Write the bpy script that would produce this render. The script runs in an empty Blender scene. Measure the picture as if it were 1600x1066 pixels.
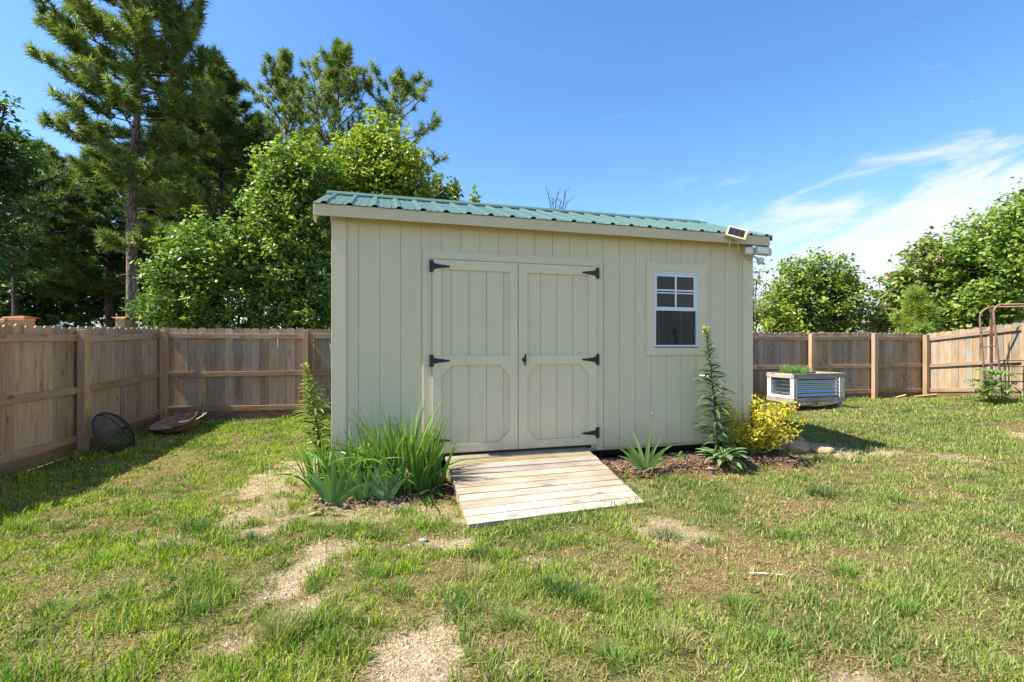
import bpy, math, random
import numpy as np
from mathutils import Vector, Matrix

random.seed(7)
RNG = np.random.default_rng(11)
SC = bpy.context.scene
COL = SC.collection
R = math.radians

# ------------------------------------------------------------------ camera geometry
F, CX, HY, CAMZ = 750.0, 800.0, 541.0, 1.38       # focal length in photo pixels, centre column, horizon row, eye height

def sm(a, b, x):
    t = np.clip((x - a) / (b - a), 0, 1)
    return t * t * (3 - 2 * t)

def ground_z(x, y):
    z = 0.10 * sm(5.0, 9.0, y)
    z = z + 0.20 * sm(7.0, 10.0, x) * (1 - sm(9.6, 11.9, y)) * sm(5.0, 8.5, y)
    return z

def U(px, py, Y):                                  # photo pixel at depth Y
    return Vector(((px - CX) / F * Y, Y, CAMZ - (py - HY) / F * Y))

def G(px, py):                                     # photo pixel on the ground
    g = 0.05
    for _ in range(8):
        Y = F * (CAMZ - g) / (py - HY)
        g = float(ground_z((px - CX) / F * Y, Y))
    return Vector(((px - CX) / F * Y, Y, g))

# ------------------------------------------------------------------ numpy noise
def _hash(ix, iy, seed):
    h = (ix.astype(np.int64) * 374761393 + iy.astype(np.int64) * 668265263 + seed * 1442695041) & 0x7fffffff
    h = ((h ^ (h >> 13)) * 1274126177) & 0x7fffffff
    return ((h ^ (h >> 16)) & 0xffff) / 65535.0

def vnoise(x, y, seed=0):
    x = np.asarray(x, float); y = np.asarray(y, float)
    ix = np.floor(x); iy = np.floor(y)
    fx = x - ix; fy = y - iy
    fx = fx * fx * (3 - 2 * fx); fy = fy * fy * (3 - 2 * fy)
    a = _hash(ix, iy, seed); b = _hash(ix + 1, iy, seed)
    c = _hash(ix, iy + 1, seed); d = _hash(ix + 1, iy + 1, seed)
    return (a * (1 - fx) + b * fx) * (1 - fy) + (c * (1 - fx) + d * fx) * fy

def fbm(x, y, seed=0, o=4):
    s = 0; a = 0.5; n = 0
    for k in range(o):
        s = s + a * vnoise(x * 2 ** k + 17.3 * k, y * 2 ** k - 9.1 * k, seed + k); n += a; a *= 0.5
    return s / n

# ------------------------------------------------------------------ object helpers
def tag(o, label=None, cat=None, group=None, kind=None):
    if label: o["label"] = label
    if cat: o["category"] = cat
    if group: o["group"] = group
    if kind: o["kind"] = kind
    return o

def thing(name, label, cat, loc=(0, 0, 0), rotz=0.0, group=None):
    o = bpy.data.objects.new(name, None); COL.objects.link(o)
    o.empty_display_size = 0.2
    o.location = loc; o.rotation_euler = (0, 0, rotz)
    return tag(o, label, cat, group)

def mesh_np(name, V, faces, mat, parent=None, col=None, smooth=False):
    """V (N,3); faces: list of int arrays (M,k) ; col (N,4)"""
    me = bpy.data.meshes.new(name)
    V = np.asarray(V, np.float32)
    faces = [np.asarray(f, np.int32) for f in faces if len(f)]
    nl = sum(f.size for f in faces); nf = sum(f.shape[0] for f in faces)
    me.vertices.add(len(V)); me.vertices.foreach_set("co", V.ravel())
    me.loops.add(nl); me.polygons.add(nf)
    me.loops.foreach_set("vertex_index", np.concatenate([f.ravel() for f in faces]))
    tot = np.concatenate([np.full(f.shape[0], f.shape[1], np.int32) for f in faces])
    st = np.concatenate([[0], np.cumsum(tot)[:-1]]).astype(np.int32)
    me.polygons.foreach_set("loop_start", st)
    me.polygons.foreach_set("loop_total", tot)
    if smooth:
        me.polygons.foreach_set("use_smooth", np.ones(nf, bool))
    me.update(calc_edges=True)
    if col is not None:
        a = me.attributes.new("tint", 'FLOAT_COLOR', 'POINT')
        a.data.foreach_set("color", np.asarray(col, np.float32).ravel())
    me.materials.append(mat)
    o = bpy.data.objects.new(name, me); COL.objects.link(o)
    if parent: o.parent = parent
    return o

class MB:
    def __init__(self): self.v = []; self.f = []; self.c = []
    def add(self, vs, fs, col=(1, 1, 1, 0)):
        n = len(self.v)
        self.v += [tuple(p) for p in vs]
        self.f += [tuple(i + n for i in f) for f in fs]
        self.c += [col] * len(vs)
    def box(self, x0, x1, y0, y1, z0, z1, col=(1, 1, 1, 0)):
        self.add([(x0, y0, z0), (x1, y0, z0), (x1, y1, z0), (x0, y1, z0), (x0, y0, z1), (x1, y0, z1), (x1, y1, z1), (x0, y1, z1)],
                 [(0, 3, 2, 1), (4, 5, 6, 7), (0, 1, 5, 4), (1, 2, 6, 5), (2, 3, 7, 6), (3, 0, 4, 7)], col)
    def prism(self, poly, d0, d1, to3, col=(1, 1, 1, 0)):
        n = len(poly)
        vs = [to3(a, b, d0) for a, b in poly] + [to3(a, b, d1) for a, b in poly]
        fs = [tuple(range(n - 1, -1, -1)), tuple(range(n, 2 * n))] + [(i, (i + 1) % n, n + (i + 1) % n, n + i) for i in range(n)]
        self.add(vs, fs, col)
    def beam(self, p0, p1, w, h, up=(0, 0, 1), col=(1, 1, 1, 0)):
        p0 = Vector(p0); p1 = Vector(p1); d = (p1 - p0).normalized(); u = Vector(up)
        s = d.cross(u).normalized(); u = s.cross(d).normalized()
        vs = []
        for p in (p0, p1):
            for a, b in ((-1, -1), (1, -1), (1, 1), (-1, 1)):
                vs.append(p + s * a * w / 2 + u * b * h / 2)
        self.add(vs, [(3, 2, 1, 0), (4, 5, 6, 7), (0, 1, 5, 4), (1, 2, 6, 5), (2, 3, 7, 6), (3, 0, 4, 7)], col)
    def tube(self, pts, radii, n=8, col=(1, 1, 1, 0)):
        pts = [Vector(p) for p in pts]
        if not hasattr(radii, '__len__'): radii = [radii] * len(pts)
        vs = []; ref = Vector((0.31, 0.17, 0.93)).normalized()
        for i, p in enumerate(pts):
            d = (pts[min(i + 1, len(pts) - 1)] - pts[max(i - 1, 0)]).normalized()
            a = d.cross(ref)
            if a.length < 1e-3: a = d.cross(Vector((1, 0, 0)))
            a.normalize(); b = d.cross(a)
            for k in range(n):
                t = 2 * math.pi * k / n
                vs.append(p + (a * math.cos(t) + b * math.sin(t)) * radii[i])
        fs = []
        for i in range(len(pts) - 1):
            for k in range(n):
                k2 = (k + 1) % n
                fs.append((i * n + k, i * n + k2, (i + 1) * n + k2, (i + 1) * n + k))
        fs.append(tuple(range(n - 1, -1, -1))); m = (len(pts) - 1) * n
        fs.append(tuple(m + k for k in range(n)))
        self.add(vs, fs, col)
    def lathe(self, prof, n, M, col=(1, 1, 1, 0)):
        vs = []
        for r, z in prof:
            for k in range(n):
                t = 2 * math.pi * k / n
                vs.append(M @ Vector((r * math.cos(t), r * math.sin(t), z)))
        fs = []
        for i in range(len(prof) - 1):
            for k in range(n):
                k2 = (k + 1) % n
                fs.append((i * n + k, i * n + k2, (i + 1) * n + k2, (i + 1) * n + k))
        self.add(vs, fs, col)
    def ribbon(self, p0, d, L, w, droop=0.0, n=6, nrm=None, col=(1, 1, 1, 0), peak=0.35, fold=0.12, base=0.5, col2=None):
        """a leaf blade: starts at p0 along d, bends by droop (radians over its length) towards the ground"""
        p = Vector(p0); d = Vector(d).normalized()
        if nrm is None: nrm = Vector((random.gauss(0, 1), random.gauss(0, 1), random.gauss(0, .3)))
        s = d.cross(Vector(nrm))
        if s.length < 1e-3: s = d.cross(Vector((1, 0, .2)))
        s.normalize()
        down = Vector((0, 0, -1)); vs = []; st = L / n; cs = []
        for i in range(n + 1):
            t = i / n
            ww = w * (base + (1 - base) * min(1, t / peak)) if t < peak else w * (1 - ((t - peak) / (1 - peak)) ** 1.6)
            ww = max(ww, 0.0006)
            nn = s.cross(d)
            c = col if col2 is None else tuple(col[k] * (1 - t) + col2[k] * t for k in range(4))
            vs += [p - s * ww / 2, p + nn * fold * ww, p + s * ww / 2]; cs += [c] * 3
            ax = d.cross(down)
            if ax.length > 1e-4:
                d = Matrix.Rotation(droop / n, 3, ax.normalized()) @ d
                s = (s - d * s.dot(d)).normalized()
            p = p + d * st
        fs = []
        for i in range(n):
            a = i * 3
            fs += [(a, a + 1, a + 4, a + 3), (a + 1, a + 2, a + 5, a + 4)]
        k = len(self.v); self.add(vs, fs, col); self.c[k:] = cs
    def build(self, name, mat, parent=None, smooth=False, bevel=0.0, off=None):
        me = bpy.data.meshes.new(name)
        vs = self.v
        if off is not None: vs = [(a - off[0], b - off[1], c - off[2]) for a, b, c in vs]
        me.from_pydata(vs, [], self.f); me.update()
        a = me.attributes.new("tint", 'FLOAT_COLOR', 'POINT')
        a.data.foreach_set("color", np.asarray(self.c, np.float32).ravel())
        if smooth: me.polygons.foreach_set("use_smooth", np.ones(len(me.polygons), bool))
        me.materials.append(mat)
        o = bpy.data.objects.new(name, me); COL.objects.link(o)
        if parent: o.parent = parent
        if bevel:
            m = o.modifiers.new("Bevel", 'BEVEL'); m.width = bevel; m.segments = 2; m.limit_method = 'ANGLE'; m.angle_limit = R(40)
        return o

# ------------------------------------------------------------------ materials
class NT:
    def __init__(self, name):
        self.m = bpy.data.materials.new(name); self.m.use_nodes = True
        self.t = self.m.node_tree; self.t.nodes.clear()
        self.out = self.n('ShaderNodeOutputMaterial')
    def n(self, typ, **kw):
        x = self.t.nodes.new(typ)
        for k, v in kw.items(): setattr(x, k, v)
        return x
    def l(self, a, b): self.t.links.new(a, b)
    def mix(self, f, a, b, mode='MIX'):
        x = self.n('ShaderNodeMix', data_type='RGBA', blend_type=mode)
        for sock, val in ((x.inputs['Factor'], f), (x.inputs[6], a), (x.inputs[7], b)):
            if isinstance(val, bpy.types.NodeSocket): self.l(val, sock)
            else: sock.default_value = val if not isinstance(val, tuple) or len(val) == 4 else (*val, 1)
        return x.outputs[2]
    def math(self, op, a, b=0.0, c=0.0):
        x = self.n('ShaderNodeMath', operation=op)
        for i, val in enumerate((a, b, c)):
            if isinstance(val, bpy.types.NodeSocket): self.l(val, x.inputs[i])
            else: x.inputs[i].default_value = val
        return x.outputs[0]
    def ramp(self, f, stops):
        x = self.n('ShaderNodeValToRGB'); self.l(f, x.inputs[0])
        e = x.color_ramp.elements
        while len(e) < len(stops): e.new(0.5)
        for i, (p, c) in enumerate(stops):
            e[i].position = p; e[i].color = c if len(c) == 4 else (*c, 1)
        return x.outputs[0]
    def noise(self, vec, scale, detail=4, rough=.55, dist=0.0):
        x = self.n('ShaderNodeTexNoise'); x.inputs['Scale'].default_value = scale
        x.inputs['Detail'].default_value = detail; x.inputs['Roughness'].default_value = rough
        x.inputs['Distortion'].default_value = dist
        if vec is not None: self.l(vec, x.inputs['Vector'])
        return x.outputs[0]
    def coord(self, scale=(1, 1, 1), shift=None):
        tc = self.n('ShaderNodeTexCoord'); mp = self.n('ShaderNodeMapping')
        mp.inputs['Scale'].default_value = scale
        self.l(tc.outputs['Object'], mp.inputs['Vector'])
        if shift is not None:
            self.l(shift, mp.inputs['Location'])
        return mp.outputs[0]
    def tint(self):
        a = self.n('ShaderNodeAttribute'); a.attribute_name = "tint"; return a
    def bsdf(self, color, rough=.6, metal=0.0, spec=.5, bump=None, bstr=.3, bdist=.01):
        b = self.n('ShaderNodeBsdfPrincipled')
        if isinstance(color, bpy.types.NodeSocket): self.l(color, b.inputs['Base Color'])
        else: b.inputs['Base Color'].default_value = (*color, 1)
        if isinstance(rough, bpy.types.NodeSocket): self.l(rough, b.inputs['Roughness'])
        else: b.inputs['Roughness'].default_value = rough
        b.inputs['Metallic'].default_value = metal
        b.inputs['Specular IOR Level'].default_value = spec
        if bump is not None:
            bp = self.n('ShaderNodeBump'); bp.inputs['Strength'].default_value = bstr; bp.inputs['Distance'].default_value = bdist
            self.l(bump, bp.inputs['Height']); self.l(bp.outputs[0], b.inputs['Normal'])
        return b
    def done(self, sh): self.l(sh.outputs[0] if hasattr(sh, 'outputs') else sh, self.out.inputs[0]); return self.m

def mat_plain(name, color, rough=.6, metal=0.0, var=.12, scale=20, spec=.5):
    t = NT(name)
    nz = t.noise(t.coord(), scale)
    c = t.mix(nz, tuple(x * (1 - var) for x in color), tuple(min(1, x * (1 + var)) for x in color))
    return t.done(t.bsdf(c, rough, metal, spec, bump=nz, bstr=.08))

def mat_wood(name, axis, dark, light, grey, rough=.8, knots=True, gs=1.0):
    """weathered timber; grain along axis; tint multiplies, tint alpha shifts the pattern board by board"""
    t = NT(name); at = t.tint()
    comb = t.n('ShaderNodeCombineXYZ')
    k = t.math('MULTIPLY', at.outputs['Alpha'], 37.0)
    for i in range(3): t.l(k, comb.inputs[i])
    sc = [22.0 * gs] * 3; sc[axis] = 1.3 * gs
    v = t.coord(tuple(sc), comb.outputs[0])
    g1 = t.noise(v, 1.0, 5, .6, .6)
    sc2 = [90.0 * gs] * 3; sc2[axis] = 3.5 * gs
    g2 = t.noise(t.coord(tuple(sc2), comb.outputs[0]), 1.0, 3, .6)
    sc3 = [1.6] * 3
    g3 = t.noise(t.coord(tuple(sc3), comb.outputs[0]), 1.0, 3, .6)
    c = t.ramp(g1, [(.32, dark), (.5, tuple((a + b) / 2 for a, b in zip(dark, light))), (.68, light)])
    c = t.mix(t.math('MULTIPLY', t.ramp(g3, [(.36, (0, 0, 0)), (.60, (1, 1, 1))]), .8), c, grey)
    c = t.mix(t.math('MULTIPLY', t.ramp(g2, [(.35, (1, 1, 1)), (.55, (0, 0, 0))]), .35), c, tuple(x * .55 for x in dark))
    if knots:
        s4 = [7.0] * 3; s4[axis] = 2.6
        vo = t.n('ShaderNodeTexVoronoi'); vo.inputs['Scale'].default_value = 1.0
        t.l(t.coord(tuple(s4), comb.outputs[0]), vo.inputs['Vector'])
        kf = t.ramp(vo.outputs['Distance'], [(.04, (1, 1, 1)), (.09, (.55, .55, .55)), (.22, (0, 0, 0))])
        c = t.mix(t.math('MULTIPLY', kf, .8), c, tuple(x * .35 for x in dark))
    c = t.mix(1.0, c, at.outputs['Color'], 'MULTIPLY')
    return t.done(t.bsdf(c, rough, 0, .25, bump=g2, bstr=.35, bdist=.004))

def mat_leaf(name, trans=.35, rough=.45, spec=.4, tscale=(1.25, 1.3, .6)):
    t = NT(name); at = t.tint()
    b = t.bsdf(at.outputs['Color'], rough, 0, spec)
    tr = t.n('ShaderNodeBsdfTranslucent')
    t.l(t.mix(1.0, at.outputs['Color'], (*tscale, 1), 'MULTIPLY'), tr.inputs[0])
    m = t.n('ShaderNodeMixShader'); m.inputs[0].default_value = trans
    t.l(b.outputs[0], m.inputs[1]); t.l(tr.outputs[0], m.inputs[2])
    return t.done(m)

def mat_paint(name, color, emboss=.35):
    t = NT(name)
    g = t.noise(t.coord((60, 60, 7)), 1.0, 4, .6, .8)
    f = t.noise(t.coord((240, 240, 40)), 1.0, 2, .5)
    big = t.noise(t.coord((1.4, 1.4, .9)), 1.0, 4, .6)
    st = t.noise(t.coord((9, 9, .7)), 1.0, 4, .65)
    c = t.mix(big, tuple(x * .93 for x in color), tuple(x * 1.05 for x in color))
    c = t.mix(t.math('MULTIPLY', t.ramp(st, [(.58, (0, 0, 0)), (.75, (1, 1, 1))]), .34), c, tuple(x * .70 for x in color))
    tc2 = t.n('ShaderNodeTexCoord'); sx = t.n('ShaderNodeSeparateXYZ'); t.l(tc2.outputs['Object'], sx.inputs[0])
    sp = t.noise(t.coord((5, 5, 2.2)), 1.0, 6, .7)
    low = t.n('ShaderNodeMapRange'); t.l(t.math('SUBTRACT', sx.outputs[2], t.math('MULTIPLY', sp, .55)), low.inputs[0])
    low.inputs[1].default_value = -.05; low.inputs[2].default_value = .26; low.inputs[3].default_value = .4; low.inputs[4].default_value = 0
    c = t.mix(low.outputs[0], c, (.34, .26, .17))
    h = t.math('ADD', g, t.math('MULTIPLY', f, .35))
    return t.done(t.bsdf(c, .62, 0, .3, bump=h, bstr=emboss, bdist=.006))

M = {}
SID = (0.645, 0.57, 0.375)
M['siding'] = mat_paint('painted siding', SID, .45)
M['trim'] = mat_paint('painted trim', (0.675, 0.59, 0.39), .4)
M['fascia'] = mat_paint('painted fascia', (0.60, 0.51, 0.32), .15)
M['picket'] = mat_wood('weathered pickets', 2, (0.22, 0.14, 0.08), (0.42, 0.30, 0.185), (0.34, 0.285, 0.225))
M['post'] = mat_wood('timber posts', 2, (0.27, 0.16, 0.08), (0.44, 0.29, 0.165), (0.35, 0.27, 0.19))
M['rail'] = mat_wood('timber rails', 0, (0.20, 0.115, 0.06), (0.36, 0.235, 0.135), (0.32, 0.255, 0.19))
M['deck'] = mat_wood('bleached deck boards', 0, (0.19, 0.14, 0.09), (0.40, 0.33, 0.245), (0.40, 0.36, 0.305), gs=.8)
M['greywood_h'] = mat_wood('grey weathered boards', 0, (0.19, 0.15, 0.12), (0.34, 0.28, 0.22), (0.36, 0.32, 0.28))
M['greywood_d'] = mat_wood('grey weathered end boards', 1, (0.19, 0.15, 0.12), (0.34, 0.28, 0.22), (0.36, 0.32, 0.28))
M['palewood'] = mat_wood('pale bleached timber', 2, (0.45, 0.36, 0.28), (0.70, 0.61, 0.52), (0.72, 0.66, 0.60))
M['black'] = mat_plain('black powder coated steel', (0.012, 0.012, 0.014), .45)
M['dark'] = mat_plain('dark underside timber', (0.06, 0.045, 0.03), .9)
M['vinyl'] = mat_plain('white vinyl', (0.66, 0.69, 0.73), .35, var=.03)
M['interior'] = mat_plain('bare interior boards', (0.12, 0.085, 0.06), .9)
M['stud'] = mat_plain('interior studs', (0.55, 0.40, 0.24), .8)
M['leaf'] = mat_leaf('broad leaves')
M['glossleaf'] = mat_leaf('glossy leaves', .3, .3, .5)
M['needle'] = mat_leaf('pine needles', .30, .5, .35)
M['blade'] = mat_leaf('grass blades', .38, .5, .3)
M['gold'] = mat_leaf('golden leaves', .4, .45, .3, (1.2, 1.15, .5))

def mat_bark(name, a, b):
    t = NT(name)
    v = t.coord((9, 9, 2.2)); n1 = t.noise(v, 1.0, 5, .65, .7)
    vo = t.n('ShaderNodeTexVoronoi'); vo.feature = 'DISTANCE_TO_EDGE'; vo.inputs['Scale'].default_value = 1.3
    t.l(v, vo.inputs['Vector'])
    c = t.ramp(n1, [(.3, a), (.7, b)])
    c = t.mix(t.ramp(vo.outputs['Distance'], [(0, (1, 1, 1)), (.12, (0, 0, 0))]), c, tuple(x * .4 for x in a))
    return t.done(t.bsdf(c, .9, 0, .2, bump=t.math('ADD', n1, vo.outputs['Distance']), bstr=.8, bdist=.04))
M['bark'] = mat_bark('pine bark', (0.14, 0.10, 0.08), (0.32, 0.26, 0.22))
M['darkbark'] = mat_bark('dark bark', (0.05, 0.04, 0.035), (0.13, 0.105, 0.09))

def mat_roof():
    t = NT('green painted steel')
    n1 = t.noise(t.coord((.9, 3, 3)), 1.0, 4, .6); n2 = t.noise(t.coord(), 60, 3)
    c = t.mix(n1, (0.050, 0.102, 0.080), (0.075, 0.135, 0.105))
    c = t.mix(t.ramp(n2, [(.62, (0, 0, 0)), (.8, (1, 1, 1))]), c, (0.16, 0.27, 0.21))
    return t.done(t.bsdf(c, .38, 0, .5, bump=n1, bstr=.04))
M['roof'] = mat_roof()

def mat_glass():
    t = NT('window glass')
    g = t.n('ShaderNodeBsdfGlossy'); g.inputs['Roughness'].default_value = .015; g.inputs[0].default_value = (.9, .95, 1, 1)
    tr = t.n('ShaderNodeBsdfTransparent'); tr.inputs[0].default_value = (.72, .76, .76, 1)
    fr = t.n('ShaderNodeFresnel'); fr.inputs[0].default_value = 1.45
    m = t.n('ShaderNodeMixShader')
    t.l(t.math('MINIMUM', t.math('MULTIPLY', fr.outputs[0], .6), 1.0), m.inputs[0]); t.l(tr.outputs[0], m.inputs[1]); t.l(g.outputs[0], m.inputs[2])
    return t.done(m)
M['glass'] = mat_glass()

def mat_screen(name, col, op):
    t = NT(name)
    d = t.bsdf(col, .6); tr = t.n('ShaderNodeBsdfTransparent'); m = t.n('ShaderNodeMixShader'); m.inputs[0].default_value = op
    t.l(tr.outputs[0], m.inputs[1]); t.l(d.outputs[0], m.inputs[2])
    return t.done(m)
M['insect'] = mat_screen('insect screen', (0.02, 0.02, 0.02), .35)
M['wiremesh'] = mat_screen('spark screen mesh', (0.012, 0.012, 0.013), .58)

def mat_rust(name, a, b, c3, metal=.2):
    t = NT(name)
    n1 = t.noise(t.coord(), 7, 5, .65, .5); n2 = t.noise(t.coord(), 45, 3)
    c = t.ramp(n1, [(.35, a), (.52, b), (.7, c3)])
    return t.done(t.bsdf(c, .7, metal, .3, bump=n2, bstr=.3, bdist=.005))
M['rust'] = mat_rust('rusty tube', (0.14, 0.08, 0.048), (0.22, 0.125, 0.075), (0.29, 0.18, 0.115))
M['bowl'] = mat_rust('rusted bowl', (0.10, 0.10, 0.105), (0.22, 0.13, 0.08), (0.50, 0.23, 0.09))

def mat_galv():
    t = NT('galvanised corrugated steel')
    n1 = t.noise(t.coord(), 3, 3)
    r = t.ramp(n1, [(.3, (.13,) * 3), (.7, (.2,) * 3)])
    return t.done(t.bsdf(t.mix(n1, (0.34, 0.45, 0.60), (0.48, 0.58, 0.70)), r, 1.0))  # blue in the base colour stands in for sky reflected by the panels
M['galv'] = mat_galv()
M['copper'] = mat_plain('copper cap', (0.62, 0.26, 0.14), .3, .85)
M['newpost'] = mat_wood('neighbour post timber', 2, (0.34, 0.20, 0.07), (0.46, 0.30, 0.13), (0.4, 0.28, 0.15))
M['cream'] = mat_plain('cream plastic', (0.52, 0.43, 0.25), .4, var=.04)
M['white'] = mat_plain('white plastic', (0.62, 0.61, 0.55), .4, var=.05)
M['lens'] = mat_plain('frosted lamp lens', (0.75, 0.78, 0.68), .2, var=.04)
M['cell'] = mat_plain('solar cell', (0.02, 0.018, 0.022), .15)
M['silver'] = mat_plain('silver grid line', (0.45, 0.42, 0.36), .4)
M['hsiding'] = mat_plain('white house siding', (0.75, 0.76, 0.78), .6)
M['shingle'] = mat_plain('grey roof shingles', (0.20, 0.17, 0.155), .9, var=.3, scale=6)
M['stem'] = mat_leaf('green stems', .1)

def mat_ground():
    t = NT('lawn soil'); at = t.tint()
    n1 = t.noise(t.coord(), 9, 5, .65); n2 = t.noise(t.coord(), 55, 4, .65); n3 = t.noise(t.coord(), 190, 2, .6)
    c = t.mix(1.0, at.outputs['Color'], t.ramp(n1, [(.3, (.72, .70, .66)), (.7, (1.2, 1.2, 1.2))]), 'MULTIPLY')
    c = t.mix(1.0, c, t.ramp(n2, [(.32, (.45, .42, .38)), (.5, (1, 1, 1)), (.72, (1.3, 1.28, 1.2))]), 'MULTIPLY')
    c = t.mix(1.0, c, t.ramp(n3, [(.3, (.7, .7, .7)), (.7, (1.22, 1.22, 1.22))]), 'MULTIPLY')
    h = t.math('ADD', t.math('MULTIPLY', n2, 1.0), t.math('MULTIPLY', n3, .5))
    return t.done(t.bsdf(c, .95, 0, .1, bump=h, bstr=1.0, bdist=.04))
M['ground'] = mat_ground()
def mat_tinted(name, rough=.9):
    t = NT(name); at = t.tint(); n = t.noise(t.coord(), 80, 3)
    c = t.mix(1.0, at.outputs['Color'], t.ramp(n, [(.3, (.6, .6, .6)), (.7, (1.15, 1.15, 1.15))]), 'MULTIPLY')
    return t.done(t.bsdf(c, rough, 0, .2, bump=n, bstr=.4))
M['tinted'] = mat_tinted('chips and stones')

# ------------------------------------------------------------------ shed frame (front wall plane)
SA = math.atan2(.266, .964)
SU = Vector((math.cos(SA), math.sin(SA), 0)); SV = Vector((-math.sin(SA), math.cos(SA), 0))
S0 = Vector((-1.737, 4.67, 0.0)); SB = 0.234          # front-left corner; height of the siding's lower edge
SL, SD = 4.88, 2.44
def wall(px, py, off=0.0):                            # photo pixel on the front wall -> (along, height above ground datum)
    k = (px - CX) / F; ox = S0.x - SV.x * off; oy = S0.y - SV.y * off
    s = (k * oy - ox) / (SU.x - k * SU.y)
    Y = oy + SU.y * s
    return s, CAMZ - (py - HY) / F * Y
def shed_local(x, y):
    d = Vector((x - S0.x, y - S0.y, 0)); return d.dot(SU), d.dot(SV)

# ------------------------------------------------------------------ lawn masks
SAND = [  # photo x, y, half-width, half-depth (photo px), strength, colour kind (0 pale sand, 1 red-brown)
    (440, 745, 50, 30, .9, 0), (415, 790, 45, 22, .8, 0), (405, 835, 30, 16, .7, 0), (468, 905, 42, 48, 1.0, 0), (500, 862, 30, 18, .7, 0), (490, 940, 30, 22, .8, 0),
    (672, 1022, 62, 40, 1.0, 0), (690, 965, 22, 14, .6, 0), (800, 1050, 25, 18, .7, 0), (700, 850, 45, 16, .8, 0), (620, 800, 130, 12, .7, 0),
    (545, 855, 30, 10, .6, 0), (1320, 1062, 50, 14, 1.0, 0), (1150, 880, 95, 40, .85, 1), (1040, 825, 50, 20, .6, 0), (1240, 880, 60, 28, .6, 1),
    (1110, 905, 60, 22, .8, 1), (1030, 910, 50, 18, .6, 1), (1250, 790, 90, 14, .6, 1), (1100, 740, 70, 10, .8, 1), (1290, 702, 80, 9, 1.0, 0), (1360, 735, 60, 10, .5, 1), (1580, 680, 40, 5, .8, 0),
    (1500, 716, 30, 6, .8, 0), (1450, 770, 60, 10, .5, 1), (240, 845, 45, 10, .6, 0), (150, 965, 40, 10, .6, 1), (260, 945, 50, 10, .6, 1), (215, 1000, 30, 8, .6, 1), (1480, 850, 60, 12, .4, 1), (1360, 900, 60, 20, .45, 1),
    (980, 770, 40, 12, .5, 0), (1180, 800, 80, 16, .5, 1), (350, 880, 35, 10, .5, 1), (830, 880, 45, 12, .45, 0), (1050, 730, 60, 8, .7, 1), (560, 790, 90, 10, .8, 0), (880, 1000, 40, 12, .4, 1),
    (930, 870, 50, 14, .45, 1), (760, 960, 40, 12, .4, 0), (1330, 660, 60, 6, .35, 1), (1100, 960, 50, 14, .45, 1)]
def _ell(px, py, rx, ry):
    c = G(px, py); a = G(px + rx, py); b = G(px, py + ry); d = G(px, py - ry)
    return c.x, c.y, abs(a.x - c.x), abs(d.y - b.y) / 2
BEDS = [(-1.05, 4.40, 1.05, .34), (2.05, 5.42, 1.25, .27)]
def masks(x, y):
    n1 = fbm(x * 2.3, y * 2.3, 3); n2 = fbm(x * 7, y * 7, 8)
    sand = np.zeros_like(x); red = np.zeros_like(x)
    for px, py, rx, ry, s, k in SAND:
        cx, cy, ax, ay = _ell(px, py, rx, ry)
        ax *= 1.14; ay = max(ay * 1.22, .06)
        d = np.sqrt(((x - cx) / ax) ** 2 + ((y - cy) / ay) ** 2) + (n1 - .5) * 1.2 + (n2 - .5) * 1.3 - .08
        v = s * (1 - sm(.55, 1.15, d))
        if k: red = np.maximum(red, v)
        else: sand = np.maximum(sand, v)
    general = sm(.56, .70, fbm(x * 1.6 + 5, y * 1.6, 21)) * .40
    red = np.maximum(red, general * (1 + .45 * sm(-.5, 1.5, x)))
    lx = (x - S0.x) * SU.x + (y - S0.y) * SU.y; ly = (x - S0.x) * SV.x + (y - S0.y) * SV.y
    bed = np.zeros_like(x)
    for s0, s1, w in ((-.02, 1.04, .56), (2.78, 5.1, .46)):
        d = np.maximum(np.maximum(s0 - lx, lx - s1) / .18, (-ly - w) / .16) + (n2 - .5) * 1.8
        b = (1 - sm(-.3, .8, d)) * (ly < .25)
        bed = np.maximum(bed, b)
    under = ((lx > -.02) & (lx < SL + .02) & (ly > -.03) & (ly < SD + .03))
    return sand, red, bed, under, lx, ly

RAMP_S0, RAMP_S1, RAMP_RUN = 1.082, 2.657, 1.36

# ------------------------------------------------------------------ ground sheet
def axis(lo, hi, step, far_lo, far_hi):
    c = list(np.arange(lo, hi, step)); a = []; d = step; x = lo
    while x > far_lo: d *= 1.22; x -= d; a.append(x)
    b = []; d = step; x = c[-1]
    while x < far_hi: d *= 1.22; x += d; b.append(x)
    return np.array(a[::-1] + c + b)
gx = axis(-7.5, 12.5, .055, -320, 320); gy = axis(1.2, 13, .055, -120, 420)
X, Y = np.meshgrid(gx, gy); x = X.ravel(); y = Y.ravel()
sand, red, bed, under, lx, ly = masks(x, y)
near = (np.abs(x) < 14) & (y > -2) & (y < 14)
z = ground_z(x, y) + (fbm(x * .9, y * .9, 31) - .5) * .06 * near + (fbm(x * 6, y * 6, 41) - .5) * .022 * near
z = z + bed * .10 + np.minimum(bed, 1) * (fbm(x * 14, y * 14, 43) - .5) * .05 - sand * .012
z = np.where(under, z - .02, z)
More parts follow.
